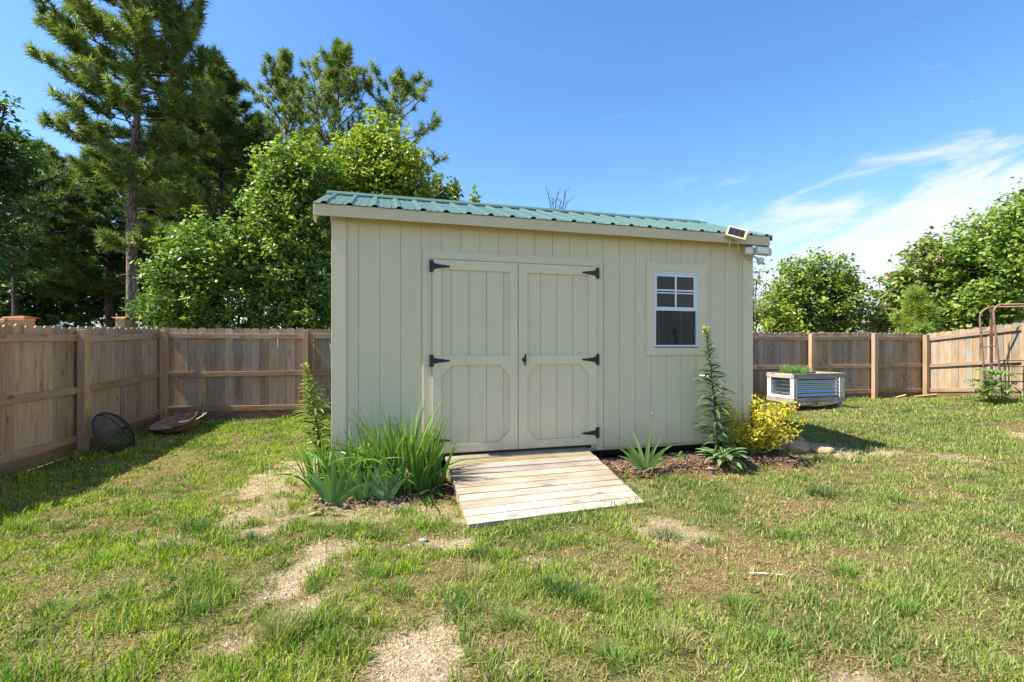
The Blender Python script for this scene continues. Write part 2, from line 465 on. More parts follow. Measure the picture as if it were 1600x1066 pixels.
# low ridge of dug clay right of the shed
c0 = G(1232, 700); c1 = G(1360, 712)
tt = np.clip(((x - c0.x) * (c1.x - c0.x) + (y - c0.y) * (c1.y - c0.y)) / ((c1.x - c0.x) ** 2 + (c1.y - c0.y) ** 2), 0, 1)
dd = np.hypot(x - (c0.x + tt * (c1.x - c0.x)), y - (c0.y + tt * (c1.y - c0.y)))
z = z + .05 * (1 - sm(.02, .22, dd)) * (1 - .6 * tt) * (0.6 + fbm(x * 12, y * 12, 3))
n = fbm(x * 3, y * 3, 51)[:, None]
thatch = np.array([.27, .215, .095]) * (1 - n) + np.array([.17, .16, .05]) * n
sandc = np.array([.66, .52, .34]) * (1 - n * .3)
redc = np.array([.34, .20, .115]) * (.8 + .4 * n)
bedc = np.array([.15, .09, .06]) * (.7 + .6 * n)
col = thatch
col = col * (1 - red[:, None]) + redc * red[:, None]
col = col * (1 - sand[:, None]) + sandc * sand[:, None]
col = col * (1 - bed[:, None]) + bedc * bed[:, None]
far = sm(13, 22, np.hypot(x, y - 3))[:, None]
col = col * (1 - far) + np.array([.12, .14, .05]) * far
ny, nx = X.shape
i = np.arange(ny * nx).reshape(ny, nx)
q = np.stack([i[:-1, :-1], i[:-1, 1:], i[1:, 1:], i[1:, :-1]], -1).reshape(-1, 4)
ground = mesh_np('ground', np.stack([x, y, z], 1), [q], M['ground'], col=np.concatenate([col, np.ones((len(col), 1))], 1), smooth=True)
tag(ground, kind='structure')
GZ = z.reshape(ny, nx)
def gz(px_, py_):                                   # height of the finished ground sheet
    ix = np.clip(np.searchsorted(gx, px_) - 1, 0, nx - 2); iy = np.clip(np.searchsorted(gy, py_) - 1, 0, ny - 2)
    fx = (px_ - gx[ix]) / (gx[ix + 1] - gx[ix]); fy = (py_ - gy[iy]) / (gy[iy + 1] - gy[iy])
    return (GZ[iy, ix] * (1 - fx) + GZ[iy, ix + 1] * fx) * (1 - fy) + (GZ[iy + 1, ix] * (1 - fx) + GZ[iy + 1, ix + 1] * fx) * fy
def gpt(px_, py_):
    p = G(px_, py_)
    for _ in range(10):
        p.z = float(gz(np.array([p.x]), np.array([p.y]))[0])
        Yy = F * (CAMZ - p.z) / (py_ - HY); p.y = .5 * p.y + .5 * Yy; p.x = (px_ - CX) / F * p.y
    s_, v_ = shed_local(p.x, p.y)
    if -.1 < s_ < SL + .1 and v_ > -.07 and v_ < 1: p += SV * (-.07 - v_)
    p.z = float(gz(np.array([p.x]), np.array([p.y]))[0]); return p

# ------------------------------------------------------------------ grass
FC0 = Vector((-5.92, 8.15, 0)); FSL = .23           # back-left fence corner, slope of the rear fence
FCR = Vector((10.16, 8.15 + FSL * (10.16 + 5.92), 0))
def inside_yard(x, y):
    rear = 8.15 + FSL * (x + 5.92); left = -5.92 + (8.15 - y) * .2; right = 10.16 + (11.85 - y) * .226
    return (y < rear - .06) & (x > left + .06) & (x < right - .06)

def blades(x, y, h, w, ang, lean, col, z=None):
    n = len(x); z = gz(x, y) - .004 if z is None else z
    dx, dy = np.cos(ang), np.sin(ang)
    sa = ang + np.pi / 2 + RNG.normal(0, .5, n); sx, sy = np.cos(sa), np.sin(sa)
    P0 = np.stack([x, y, z], 1); S = np.stack([sx, sy, np.zeros(n)], 1)
    hz = h * np.cos(lean)
    m = P0 + np.stack([dx * h * .30 * np.sin(lean), dy * h * .30 * np.sin(lean), hz * .58], 1)
    t = P0 + np.stack([dx * h * np.sin(lean), dy * h * np.sin(lean), hz], 1)
    w = w[:, None]
    V = np.stack([P0 - S * w / 2, P0 + S * w / 2, m - S * w * .4, m + S * w * .4, t], 1).reshape(-1, 3)
    b = (np.arange(n) * 5)[:, None]
    return V, b + np.array([0, 1, 3, 2]), b + np.array([2, 3, 4]), np.repeat(col, 5, 0)

def grass_colors(n, x, y, dry):
    fresh = np.array([.165, .295, .022]); lime = np.array([.35, .42, .03]); dark = np.array([.05, .115, .022]); straw = np.array([.40, .33, .16]); dull = np.array([.20, .27, .06])
    r = RNG.random(n); c = np.where(r[:, None] < .45, fresh, lime)
    c = np.where((r > .84)[:, None], dark, c)
    wx = sm(-1.5, 2.5, x + (fbm(x * .8, y * .8, 77) - .5) * 4)[:, None] * .65
    c = c * (1 - wx) + (dull * (.75 + .5 * RNG.random((n, 1)))) * wx
    patch = sm(.46, .66, fbm(x * 2.2, y * 2.2, 61))[:, None] * .55
    c = c * (1 - patch) + dark * 1.25 * patch
    isd = RNG.random(n) < dry
    c = np.where(isd[:, None], straw * (.7 + .5 * RNG.random((n, 1))), c)
    c = c * (.75 + .5 * RNG.random((n, 1)))
    return np.concatenate([c, np.ones((n, 1))], 1)

GV, GQ, GT, GC = [], [], [], []
def push(V, q, t, c):
    o = sum(len(a) for a in GV); GV.append(V); GQ.append(q + o); GT.append(t + o); GC.append(c)
for (ya, yb, dens, wd) in ((1.3, 3.2, 13000, .0050), (3.2, 5.2, 9000, .0064), (5.2, 8.2, 5200, .009), (8.2, 12.2, 3000, .0125)):
    xa, xb = max(-6.2, -1.3 * yb - .8), min(12.0, 1.3 * yb + .8)
    n = int(dens * (xb - xa) * (yb - ya))
    x = RNG.uniform(xa, xb, n); y = RNG.uniform(ya, yb, n)
    k = (np.abs(x) < 1.22 * y + .9) & inside_yard(x, y); x = x[k]; y = y[k]
    sand, red, bed, under, lx, ly = masks(x, y)
    clump = .6 * fbm(x * 5, y * 5, 71) + .4 * fbm(x * 13, y * 13, 75); big = fbm(x * 1.1, y * 1.1, 72)
    p = (.13 + 1.0 * sm(.38, .56, clump)) * (1 - .97 * sand) * (1 - .80 * red) * (1 - .985 * bed)
    p *= np.where(under, 0, 1)
    p *= np.where((lx > RAMP_S0 - .0) & (lx < RAMP_S1 + .0) & (ly > -RAMP_RUN - .01) & (ly < 0), 0, 1)
    k = RNG.random(len(x)) < p; x = x[k]; y = y[k]; sand = sand[k]; red = red[k]; clump = clump[k]; big = big[k]; bed = bed[k]
    n = len(x)
    edge = 1 - sm(.0, .45, x - (-5.92 + (8.15 - y) * .2))
    edge2 = (1 - sm(.0, .35, 8.15 + FSL * (x + 5.92) - y)) * .6
    h = (.020 + .046 * RNG.random(n) ** 1.4) * (.55 + 1.0 * sm(.3, .75, clump)) * (1 - .35 * red) * (.8 + .5 * big) + (edge + edge2) * .09 * RNG.random(n)
    lean = np.clip(RNG.normal(.65, .38, n), .05, 1.45)
    ang = RNG.uniform(0, 2 * np.pi, n) + 0
    dry = np.clip(.10 + .35 * red + .25 * sand + .16 * sm(-1, 3, x), 0, .8)
    push(*blades(x, y, h, wd * (.7 + .7 * RNG.random(n)), ang, lean, grass_colors(n, x, y, dry)))
# low broken thatch between the blades
n = 90000; y = 1.35 + 9 * RNG.random(n) ** 1.5; x = RNG.uniform(-1.25, 1.25, n) * y
k = inside_yard(x, y); x = x[k]; y = y[k]
sand, red, bed, under, lx, ly = masks(x, y)
k = (~under) & ~((lx > RAMP_S0) & (lx < RAMP_S1) & (ly > -RAMP_RUN - .01) & (ly < 0)) & (RNG.random(len(x)) < (1 - .97 * bed) * (1 - .97 * sand)); x = x[k]; y = y[k]; n = len(x)
push(*blades(x, y, .012 + .028 * RNG.random(n), .0025 + .0011 * y, RNG.uniform(0, 6.28, n), np.clip(RNG.normal(.95, .35, n), .1, 1.5), grass_colors(n, x, y, np.full(n, .32))))
# bigger tufts
TUFTS = [(305, 828, 1, 160), (270, 863, 1, 150), (395, 847, 1, 170), (350, 850, 0, 80), (595, 842, 1, 140), (630, 800, 0, 90), (755, 872, 1, 170), (742, 905, 2, 150), (445, 985, 2, 230), (430, 1000, 2, 150), (890, 935, 1, 260), (860, 925, 1, 200), (920, 945, 0, 160),
         (1040, 842, 1, 140), (1285, 772, 1, 150), (1250, 748, 0, 120), (1000, 940, 0, 160), (1150, 950, 0, 140), (560, 830, 0, 90), (500, 830, 0, 90), (470, 825, 0, 60), (655, 825, 0, 80), (1400, 780, 0, 110), (1230, 840, 0, 100), (440, 735, 0, 60), (720, 960, 1, 150),
         (300, 960, 1, 160), (350, 925, 0, 120), (150, 880, 0, 120), (80, 960, 0, 140), (520, 1010, 0, 150), (800, 980, 0, 150), (985, 782, 0, 60), (1005, 775, 0, 60), (960, 790, 0, 50), (1320, 900, 0, 120), (1420, 960, 0, 150), (1560, 920, 2, 130), (1200, 1010, 0, 150), (1050, 1010, 2, 150), (960, 1040, 0, 160), (580, 900, 0, 130), (620, 930, 0, 130),
         (1480, 690, 0, 90), (1390, 700, 0, 70), (1130, 800, 0, 100), (700, 820, 0, 80), (850, 850, 0, 110), (1110, 850, 0, 90), (215, 800, 0, 100), (180, 770, 0, 110), (260, 700, 0, 90), (330, 668, 0, 90), (360, 655, 0, 80)]
for px_, py_, kind, n in TUFTS:
    c = G(px_, py_); r = (.13 if kind == 1 else .10) * (1.0 if py_ > 800 else 1.2)
    a = RNG.uniform(0, 2 * np.pi, n); rr = r * np.sqrt(RNG.random(n)) * .8
    x = c.x + np.cos(a) * rr; y = c.y + np.sin(a) * rr * .9
    h = (.05 + .055 * RNG.random(n)) * (1.25 if kind == 2 else 1.0); lean = np.clip(.25 + rr / r * .75 + RNG.normal(0, .15, n), .05, 1.3)
    base = np.array([[.085, .17, .03], [.055, .12, .03], [.27, .26, .10]])[kind]
    cc = base * (.7 + .7 * RNG.random((n, 1)))
    if kind == 0: cc = cc * np.array([1.4, 1.3, 1.0])
    wd = .004 if py_ > 800 else .006
    push(*blades(x, y, h, np.full(n, wd), a + RNG.normal(0, .4, n), lean, np.concatenate([cc, np.ones((n, 1))], 1)))
# grass growing up against the lower edge of the ramp
n = 900; s_r = RNG.uniform(RAMP_S0 - .05, RAMP_S1 + .05, n); v_r = -RAMP_RUN * (1 - .08 * (s_r - RAMP_S0) / (RAMP_S1 - RAMP_S0)) - .01 - .07 * RNG.random(n) ** 1.5
x = S0.x + SU.x * s_r + SV.x * v_r; y = S0.y + SU.y * s_r + SV.y * v_r
push(*blades(x, y, .025 + .055 * RNG.random(n) * (.4 + .6 * sm(.25, .8, (s_r - RAMP_S0) / 1.6)), np.full(n, .006), RNG.uniform(0, 6.28, n), np.clip(RNG.normal(.5, .3, n), .05, 1.4), grass_colors(n, x, y, np.full(n, .1))))
# straw and clippings lying on the soil
n = 32000
y = 1.4 + 9.5 * RNG.random(n) ** 1.35; x = RNG.uniform(-1.25, 1.25, n) * y
k = inside_yard(x, y); x = x[k]; y = y[k]
sand, red, bed, under, lx, ly = masks(x, y)
k = (~under) & ~((lx > RAMP_S0 - .01) & (lx < RAMP_S1 + .01) & (ly > -RAMP_RUN - .01) & (ly < 0)) & (RNG.random(len(x)) < (1 - .8 * bed) * (1 - .94 * sand)); x = x[k]; y = y[k]; n = len(x)
cc = np.array([.40, .30, .16]) * (.6 + .6 * RNG.random((n, 1)))
g2 = RNG.random(n) < .35; cc = np.where(g2[:, None], np.array([.23, .25, .09]) * (.7 + .5 * RNG.random((n, 1))), cc)
push(*blades(x, y, .03 + .06 * RNG.random(n), .0022 + .0007 * y, RNG.uniform(0, 6.28, n), np.clip(RNG.normal(1.4, .12, n), 1.1, 1.55), np.concatenate([cc, np.ones((n, 1))], 1), gz(x, y) + .006 + .012 * RNG.random(n)))
grass = mesh_np('grass', np.concatenate(GV), [np.concatenate(GQ), np.concatenate(GT)], M['blade'], col=np.concatenate(GC))
tag(grass, kind='stuff')
del GV, GQ, GT, GC

# mulch chips and pebbles
def chips(name, pts, size, cols, flat=.35, el=1.3):
    n = len(pts)
    base = np.array([[-1, -1, -1], [1, -1, -1], [1, 1, -1], [-1, 1, -1], [-.7, -.8, 1], [.8, -.6, 1], [.7, .8, 1], [-.8, .7, 1]], float)
    s = size[:, None] * np.stack([.7 + el * RNG.random(n), (.28 if el > 1 else .6) + .3 * RNG.random(n), np.full(n, flat) * (.4 + .7 * RNG.random(n))], 1)
    V = base[None] * s[:, None, :] + RNG.normal(0, .12, (n, 8, 3)) * size[:, None, None]
    a = RNG.uniform(0, 6.28, n); e = RNG.normal(0, .35, n)
    ca, sa = np.cos(a), np.sin(a); ce, se = np.cos(e), np.sin(e)
    Xr = V[..., 0] * ce[:, None] + V[..., 2] * se[:, None]; Zr = -V[..., 0] * se[:, None] + V[..., 2] * ce[:, None]
    V2 = np.stack([Xr * ca[:, None] - V[..., 1] * sa[:, None], Xr * sa[:, None] + V[..., 1] * ca[:, None], Zr], -1) + pts[:, None, :]
    b = (np.arange(n) * 8)[:, None, None]
    f = (b + np.array([[0, 3, 2, 1], [4, 5, 6, 7], [0, 1, 5, 4], [1, 2, 6, 5], [2, 3, 7, 6], [3, 0, 4, 7]])[None]).reshape(-1, 4)
    return mesh_np(name, V2.reshape(-1, 3), [f], M['tinted'], col=np.repeat(np.concatenate([cols, np.ones((n, 1))], 1), 8, 0))
n = 120000; x = RNG.uniform(-2.6, 3.8, n); y = RNG.uniform(3.7, 6.6, n)
sand, red, bed, under, lx, ly = masks(x, y)
k = (RNG.random(n) < bed ** 1.5 * .95) & (ly < .12); x = x[k][:14000]; y = y[k][:14000]; n = len(x)
pal = np.array([[.16, .085, .05], [.11, .065, .045], [.27, .17, .105], [.075, .05, .04], [.22, .13, .08]])
tag(chips('mulch', np.stack([x, y, gz(x, y) + .003 + .014 * RNG.random(n)], 1), .006 + .016 * RNG.random(n) ** 2.5, pal[RNG.integers(0, 5, n)] * (.75 + .5 * RNG.random((n, 1)))), kind='stuff')
n = 60000; y = 1.5 + 6 * RNG.random(n); x = RNG.uniform(-1.2, 1.2, n) * y
sand, red, bed, under, lx, ly = masks(x, y)
k = (RNG.random(n) < sand * .22 + red * .10) & (~under) & (bed < .3) & ~((lx > RAMP_S0) & (lx < RAMP_S1) & (ly > -RAMP_RUN) & (ly < 0)); x = x[k][:16000]; y = y[k][:16000]; n = len(x)
pal = np.array([[.55, .44, .30], [.42, .31, .20], [.36, .33, .29], [.36, .24, .16], [.50, .39, .26]])
tag(chips('gravel', np.stack([x, y, gz(x, y) + .001], 1), .003 + .008 * RNG.random(n) ** 3, pal[RNG.integers(0, 5, n)] * (.8 + .4 * RNG.random((n, 1))), .6, .4), kind='stuff')

# ------------------------------------------------------------------ shed
shed = thing('garden_shed', 'cream wooden garden shed with double doors and a green metal roof', 'shed', (S0.x, S0.y, 0), SA)
zb, zt = SB, SB + 2.42
def boards_front(mb, x0, x1, z0, z1, y=0.0, gw=.0048, start=.20, step=.2032, back=True):
    cuts = [start + k * step for k in range(-40, 60) if x0 + .012 < start + k * step < x1 - .012]
    xs = [x0] + cuts + [x1]
    for a, b in zip(xs[:-1], xs[1:]):
        aa = a + (gw / 2 if a != x0 else 0); bb = b - (gw / 2 if b != x1 else 0)
        mb.box(aa, bb, y, y + .013, z0, z1)
    if back: mb.box(x0 + .001, x1 - .001, y + .008, y + .03, z0 + .001, z1 - .001)
wx0, wz1 = wall(1021.8, 423.7); wx1, _ = wall(1090, 430); _, wz0 = wall(1021.8, 542)
fs = MB()
GS = wall(560, 500)[0]
for (a, b, c, d) in ((0, wx0 - .01, zb, zt), (wx1 + .01, SL, zb, zt), (wx0 - .01, wx1 + .01, zb, wz0 - .01), (wx0 - .01, wx1 + .01, wz1 + .01, zt)):
    boards_front(fs, a, b, c, d, start=GS)
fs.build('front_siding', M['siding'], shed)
RZ = lambda yy: SB + 2.49 + (min(yy, SD - yy) + .15) * .365        # underside line of roof metal
for nm, x0, x1 in (('left_gable_siding', -.0, .03), ('right_gable_siding', SL - .03, SL)):
    mb = MB(); k = .031
    while k < SD - .031:
        e = min(k + .2032, SD - .031); m2 = SD / 2
        ys = [k, e] if not (k < m2 < e) else [k, m2, e]
        poly = [(k, zb), (e - .009, zb)] + [(yy if yy != e else e - .009, RZ(yy) - .06) for yy in reversed(ys)]
        mb.prism(poly, x0, x1, lambda a, b, d: (d, a, b)); k += .2032
    xm = (.012, .024) if x0 < 1 else (SL - .024, SL - .012)
    mb.prism([(.031, zb + .002), (SD - .031, zb + .002), (SD - .031, RZ(SD - .031) - .064), (SD / 2, RZ(SD / 2) - .064), (.031, RZ(.031) - .064)], xm[0], xm[1], lambda a, b, d: (d, a, b))
    o = mb.build(nm[nm.index('_') + 1:], M['siding'], shed)
mb = MB(); mb.box(0, SL, SD - .03, SD, zb, zt); mb.build('back_siding', M['siding'], shed)
mb = MB(); mb.box(.04, SL - .04, .04, SD - .04, zb - .02, zb + .03); mb.build('floor', M['interior'], shed)
mb = MB(); mb.box(.035, SL - .035, SD - .05, SD - .035, zb + .03, zt)
for k in range(9): mb.box(.3 + k * .55, .34 + k * .55, SD - .14, SD - .052, zb + .03, zt)
mb.build('inner_lining', M['interior'], shed)
for yy in (.42, 1.95):
    mb = MB(); mb.box(-.0 + .06, SL - .06, yy - .045, yy + .045, -.02 + .06, zb - .022); mb.build('skid', M['dark'], shed)
mb = MB(); mb.box(.05, SL - .05, .02, .058, zb - .035, zb - .002); mb.build('rim_joist', M['fascia'], shed)
# corner trim
cl = wall(541, 500)[0]; cr = wall(1160, 500)[0]
for a, b in ((-.018, cl), (cr, SL + .018)):
    mb = MB(); mb.box(a, b, -.019, .0005, zb - .004, zt - .002)
    xs = (a, a + .0175) if a < 1 else (b - .0175, b)
    mb.box(xs[0], xs[1], .0008, .09, zb - .004, zt - .002)
    mb.build('corner_trim', M['trim'], shed, bevel=.002)
# roof
RX0, RX1, OV = -.17, SL + .17, .15
roof = None
def roof_sheet(front):
    P = []  # profile across x
    x = RX0; P.append((x, 0))
    k = 0
    c = RX0 + .10
    while c + .04 < RX1:
        P += [(c - .034, 0), (c - .015, .021), (c + .015, .021), (c + .034, 0)]
        for dxm in (.075, .15):
            if c + dxm + .03 < RX1: P += [(c + dxm - .012, 0), (c + dxm - .006, .003), (c + dxm + .006, .003), (c + dxm + .012, 0)]
        c += .229
    P.append((RX1, 0))
    mb = MB(); vs = []
    sl = math.atan(.365)
    y0, y1 = (-OV - .012, SD / 2) if front else (SD + OV + .012, SD / 2)
    for yy in (y0, y1):
        zz = SB + 2.49 + ((min(yy, SD - yy)) + OV) * .365
        for a, h in P: vs.append((a, yy + (-1 if front else 1) * h * math.sin(sl), zz + h * math.cos(sl)))
    n = len(P)
    mb.add(vs, [(i, i + 1, n + i + 1, n + i) if front else (i + 1, i, n + i, n + i + 1) for i in range(n - 1)])
    return mb, P
mb, P = roof_sheet(True)
for k, a in enumerate(np.arange(RX0 + .145, RX1 - .03, .114)):
    for yy in (-.08, .45, 1.0):
        if (k % 2) and yy == .45: continue
        zz = SB + 2.49 + (yy + OV) * .365 + .001
        mb.lathe([(.009, 0), (.009, .007), (.0001, .009)], 6, Matrix.Translation((a, yy, zz)))
roof = mb.build('roof_sheet', M['roof'], shed)
m = roof.modifiers.new('Solidify', 'SOLIDIFY'); m.thickness = .003; m.offset = -1
mb, _ = roof_sheet(False)
o = mb.build('roof_sheet', M['roof'], shed); m = o.modifiers.new('Solidify', 'SOLIDIFY'); m.thickness = .003; m.offset = -1
rz = SB + 2.49 + (SD / 2 + OV) * .365
mb = MB(); vs = []
for a in (RX0 - .005, RX1 + .005):
    for dy, dz in ((-.17, -.17 * .365 + .008), (-.165, -.165 * .365 + .026), (-.018, .022), (0, .036), (.018, .022), (.165, -.165 * .365 + .026), (.17, -.17 * .365 + .008)):
        vs.append((a, SD / 2 + dy, rz + dz + .004))
mb.add(vs, [(i, 7 + i, 7 + i + 1, i + 1) for i in range(6)])
o = mb.build('ridge_cap', M['roof'], roof); m = o.modifiers.new('Solidify', 'SOLIDIFY'); m.thickness = .002; m.offset = -1
# fascia, soffit decking, rake boards
for sgn, yy in ((1, -OV), (-1, SD + OV)):
    mb = MB(); y0 = yy if sgn > 0 else yy - .02
    mb.box(RX0 + .004, RX1 - .02, y0, y0 + .02, SB + 2.374, SB + 2.484); mb.build('fascia', M['fascia'], shed, bevel=.002)
mb = MB()
for yA, yB in ((-OV + .022, SD / 2), (SD + OV - .022, SD / 2)):
    for_z = lambda q: SB + 2.49 + (min(q, SD - q) + OV) * .365
    mb.prism([(yA, for_z(yA) - .008), (yB, for_z(yB) - .008), (yB, for_z(yB) - .022), (yA, for_z(yA) - .022)], RX0 + .03, RX1 - .03, lambda a, b, d: (d, a, b))
mb.build('roof_decking', M['fascia'], shed)
for xa in (RX0 + .006, RX1 - .028):
    mb = MB()
    for yA, yB in ((-OV + .024, SD / 2 - .001), (SD + OV - .024, SD / 2 + .001)):
        mb.prism([(yA, for_z(yA) - .008), (yB, for_z(yB) - .008), (yB, for_z(yB) - .12), (yA, for_z(yA) - .17)], xa, xa + .022, lambda a, b, d: (d, a, b))
    mb.build('rake_board', M['fascia'], shed, bevel=.002)
for xa in (-.02, SL + .002):
    mb = MB()
    for yA, yB in ((.09, SD / 2 - .001), (SD - .09, SD / 2 + .001)):
        mb.prism([(yA, for_z(yA) - .03), (yB, for_z(yB) - .03), (yB, for_z(yB) - .12), (yA, for_z(yA) - .12)], xa, xa + .018, lambda a, b, d: (d, a, b))
    mb.build('gable_trim', M['trim'], shed)
mb = MB()
mb.prism([(-OV - .01, for_z(-OV) + .012), (SD / 2 - .002, rz + .012), (SD / 2 - .002, rz - .055), (-OV - .01, for_z(-OV) - .06)], RX1 + .001, RX1 + .006, lambda a, b, d: (d, a, b))
mb.build('rake_flashing', M['roof'], shed)
# door surround
dx0, dtop = wall(660.7, 392); dx1, _ = wall(941, 407)
lx0, ltop = wall(675, 406); gapx, _ = wall(808, 412); rx1, _ = wall(930, 417.6)
_, dbot = wall(680, 708); dbot = max(dbot, SB + .012)
mb = MB(); mb.box(dx0, dx1, -.019, .0004, ltop + .008, dtop); mb.build('door_head_trim', M['trim'], shed, bevel=.002)
for a, b in ((dx0, lx0 - .004), (rx1 + .004, dx1)):
    mb = MB(); mb.box(a, b, -.0185, .0004, zb - .02, ltop + .0075); mb.build('door_jamb_trim', M['trim'], shed, bevel=.002)
mb = MB(); mb.box(dx0 + .1, rx1 - .05, -.004, .0005, zb + .001, ltop + .006); mb.build('door_gap_backing', M['dark'], shed)
pl0, pz1 = wall(688.5, 421.5); pl1, _ = wall(794.8, 425)
_, mz1 = wall(740, 556.5); _, mz0 = wall(740, 570); _, pz0 = wall(742, 692)
pr0, _ = wall(822.5, 430); pr1, _ = wall(917.6, 430)
def hinge(mb, x, z, d):
    y = -.045
    mb.box(x - .018, x + .018, y - .002, y + .005, z - .062, z + .062)
    mb.tube([(x + d * .018, y, z - .05), (x + d * .018, y, z + .05)], .008, 8)
    a = [(d * .02, .032), (d * .07, .022), (d * .185, .008), (d * .19, 0), (d * .185, -.008), (d * .07, -.022), (d * .02, -.032)]
    mb.prism([(x + p, z + q) for p, q in a], y - .004, y + .003, lambda p, q, dd: (p, dd, q))
def door_leaf(x0, x1, p0, p1, left):
    leaf = MB(); boards_front(leaf, x0, x1, dbot, ltop, y=-.021, start=(p0 + .105 if left else p0 + .155), step=.187, gw=.007)
    d = leaf.build('door', M['siding'], shed)
    fr = MB(); yb, yf = -.0205, -.041
    fr.box(x0, p0, yf, yb, dbot, ltop); fr.box(p1, x1, yf, yb, dbot, ltop)
    fr.box(p0 + .0004, p1 - .0004, yf + .0004, yb, pz1, ltop - .0004); fr.box(p0 + .0004, p1 - .0004, yf + .0004, yb, mz0, mz1); fr.box(p0 + .0004, p1 - .0004, yf + .0004, yb, dbot + .0004, pz0)
    c = .115
    for (cx_, cz_, sx, sz) in ((p0, mz0, 1, -1), (p1, mz0, -1, -1), (p0, pz0, 1, 1), (p1, pz0, -1, 1)):
        fr.prism([(cx_ + sx * .0006, cz_ + sz * .0006), (cx_ + sx * c, cz_ + sz * .0006), (cx_ + sx * .0006, cz_ + sz * c)], yf + .001, yb, lambda p, q, dd: (p, dd, q))
    fr.build('door_frame', M['trim'], d)
    hx = x0 + .004 if left else x1 - .004
    for zz in (ltop - .07, (mz0 + mz1) / 2, dbot + .13):
        h = MB(); hinge(h, hx - (0.016 if left else -.016), zz, 1 if left else -1); h.build('hinge', M['black'], d)
    return d
ld = door_leaf(lx0, gapx - .004, pl0, pl1, True)
rd = door_leaf(gapx + .004, rx1, pr0, pr1, False)
hx, hz = wall(817.5, 562)
h = MB(); h.lathe([(.0001, .006), (.022, .005), (.026, 0)], 14, Matrix.Translation((hx, -.041, hz)) @ Matrix.Rotation(R(90), 4, 'X'))
h.tube([(hx, -.042, hz), (hx, -.075, hz)], .007, 8)
h.tube([(hx + .004, -.076, hz + .062), (hx, -.08, hz + .02), (hx, -.08, hz - .02), (hx - .004, -.076, hz - .062)], [.008, .011, .011, .007], 8)
h.build('door_handle', M['black'], rd, smooth=True)
# window
ox0, oz1 = wall(1009.8, 410); ox1, _ = wall(1102.9, 414); _, sz1 = wall(1015, 543.5); _, sz0 = wall(1015, 555)
win = MB()
fw = .021
win.box(wx0, wx0 + fw, -.012, .035, wz0, wz1); win.box(wx1 - fw, wx1, -.012, .035, wz0, wz1)
win.box(wx0 + fw, wx1 - fw, -.0115, .0345, wz0, wz0 + fw); win.box(wx0 + fw, wx1 - fw, -.0115, .0345, wz1 - fw, wz1)
w_o = win.build('window', M['vinyl'], shed, bevel=.002)
_, mr = wall(1054, 483); mr -= .0
s_ = MB(); s_.box(wx0 + fw, wx1 - fw, -.006, .020, mr - .022, mr + .022); s_.box(wx0 + fw + .0004, wx0 + fw + .018, -.002, .02, mr + .022, wz1 - fw - .0004); s_.box(wx1 - fw - .03, wx1 - fw - .0004, -.002, .02, mr + .022, wz1 - fw - .0004)
s_.box(wx0 + fw + .018, wx1 - fw - .03, -.0015, .0195, wz1 - fw - .035, wz1 - fw - .0004)
s_.build('sash', M['vinyl'], w_o, bevel=.0015)
mu = MB(); cxm = (wx0 + wx1) / 2 - .005; hzm = (mr + wz1 - .035) / 2 + .005
mu.box(cxm - .011, cxm + .011, -.004, .006, mr + .0225, wz1 - fw - .0355); mu.box(wx0 + fw + .018, wx1 - fw - .03, -.0035, .0055, hzm + .004, hzm + .022); mu.box(wx0 + fw + .018, wx1 - fw - .03, -.0, .0055, hzm - .026, hzm - .012)
mu.build('muntin', M['vinyl'], w_o)
gl = MB(); gl.box(wx0 + fw, wx1 - fw, .008, .011, mr, wz1 - fw); gl.box(wx0 + fw, wx1 - fw, .024, .027, wz0 + fw, mr); gl.build('pane', M['glass'], w_o)
sc_ = MB(); sc_.add([(wx0 + fw, .004, wz0 + fw), (wx1 - fw, .004, wz0 + fw), (wx1 - fw, .004, mr - .022), (wx0 + fw, .004, mr - .022)], [(0, 1, 2, 3)]); sc_.build('insect_screen', M['insect'], w_o)
wt = MB()
wt.box(ox0, wx0 - .001, -.019, .0004, sz1, oz1); wt.box(wx1 + .001, ox1, -.019, .0004, sz1, oz1); wt.box(wx0 - .001, wx1 + .001, -.0186, .0004, wz1 + .001, oz1 - .0004)
wt.build('window_trim', M['trim'], w_o, bevel=.002)
wt = MB(); wt.box(ox0 - .008, ox1 + .008, -.0215, .0004, sz0, sz1 - .001); wt.build('window_sill', M['trim'], w_o, bevel=.002)
st_ = MB()
for f_ in (.22, .72): st_.box(wx0 + (wx1 - wx0) * f_ - .006, wx0 + (wx1 - wx0) * f_ + .006, .09, .10, wz0 - .3, mr + .01)
st_.box(wx1 + .02, wx1 + .06, .04, .12, zb + .05, zt - .05); st_.box(wx0 - .07, wx0 - .03, .04, .12, zb + .05, zt - .05)
st_.build('wall_stud', M['stud'], shed)

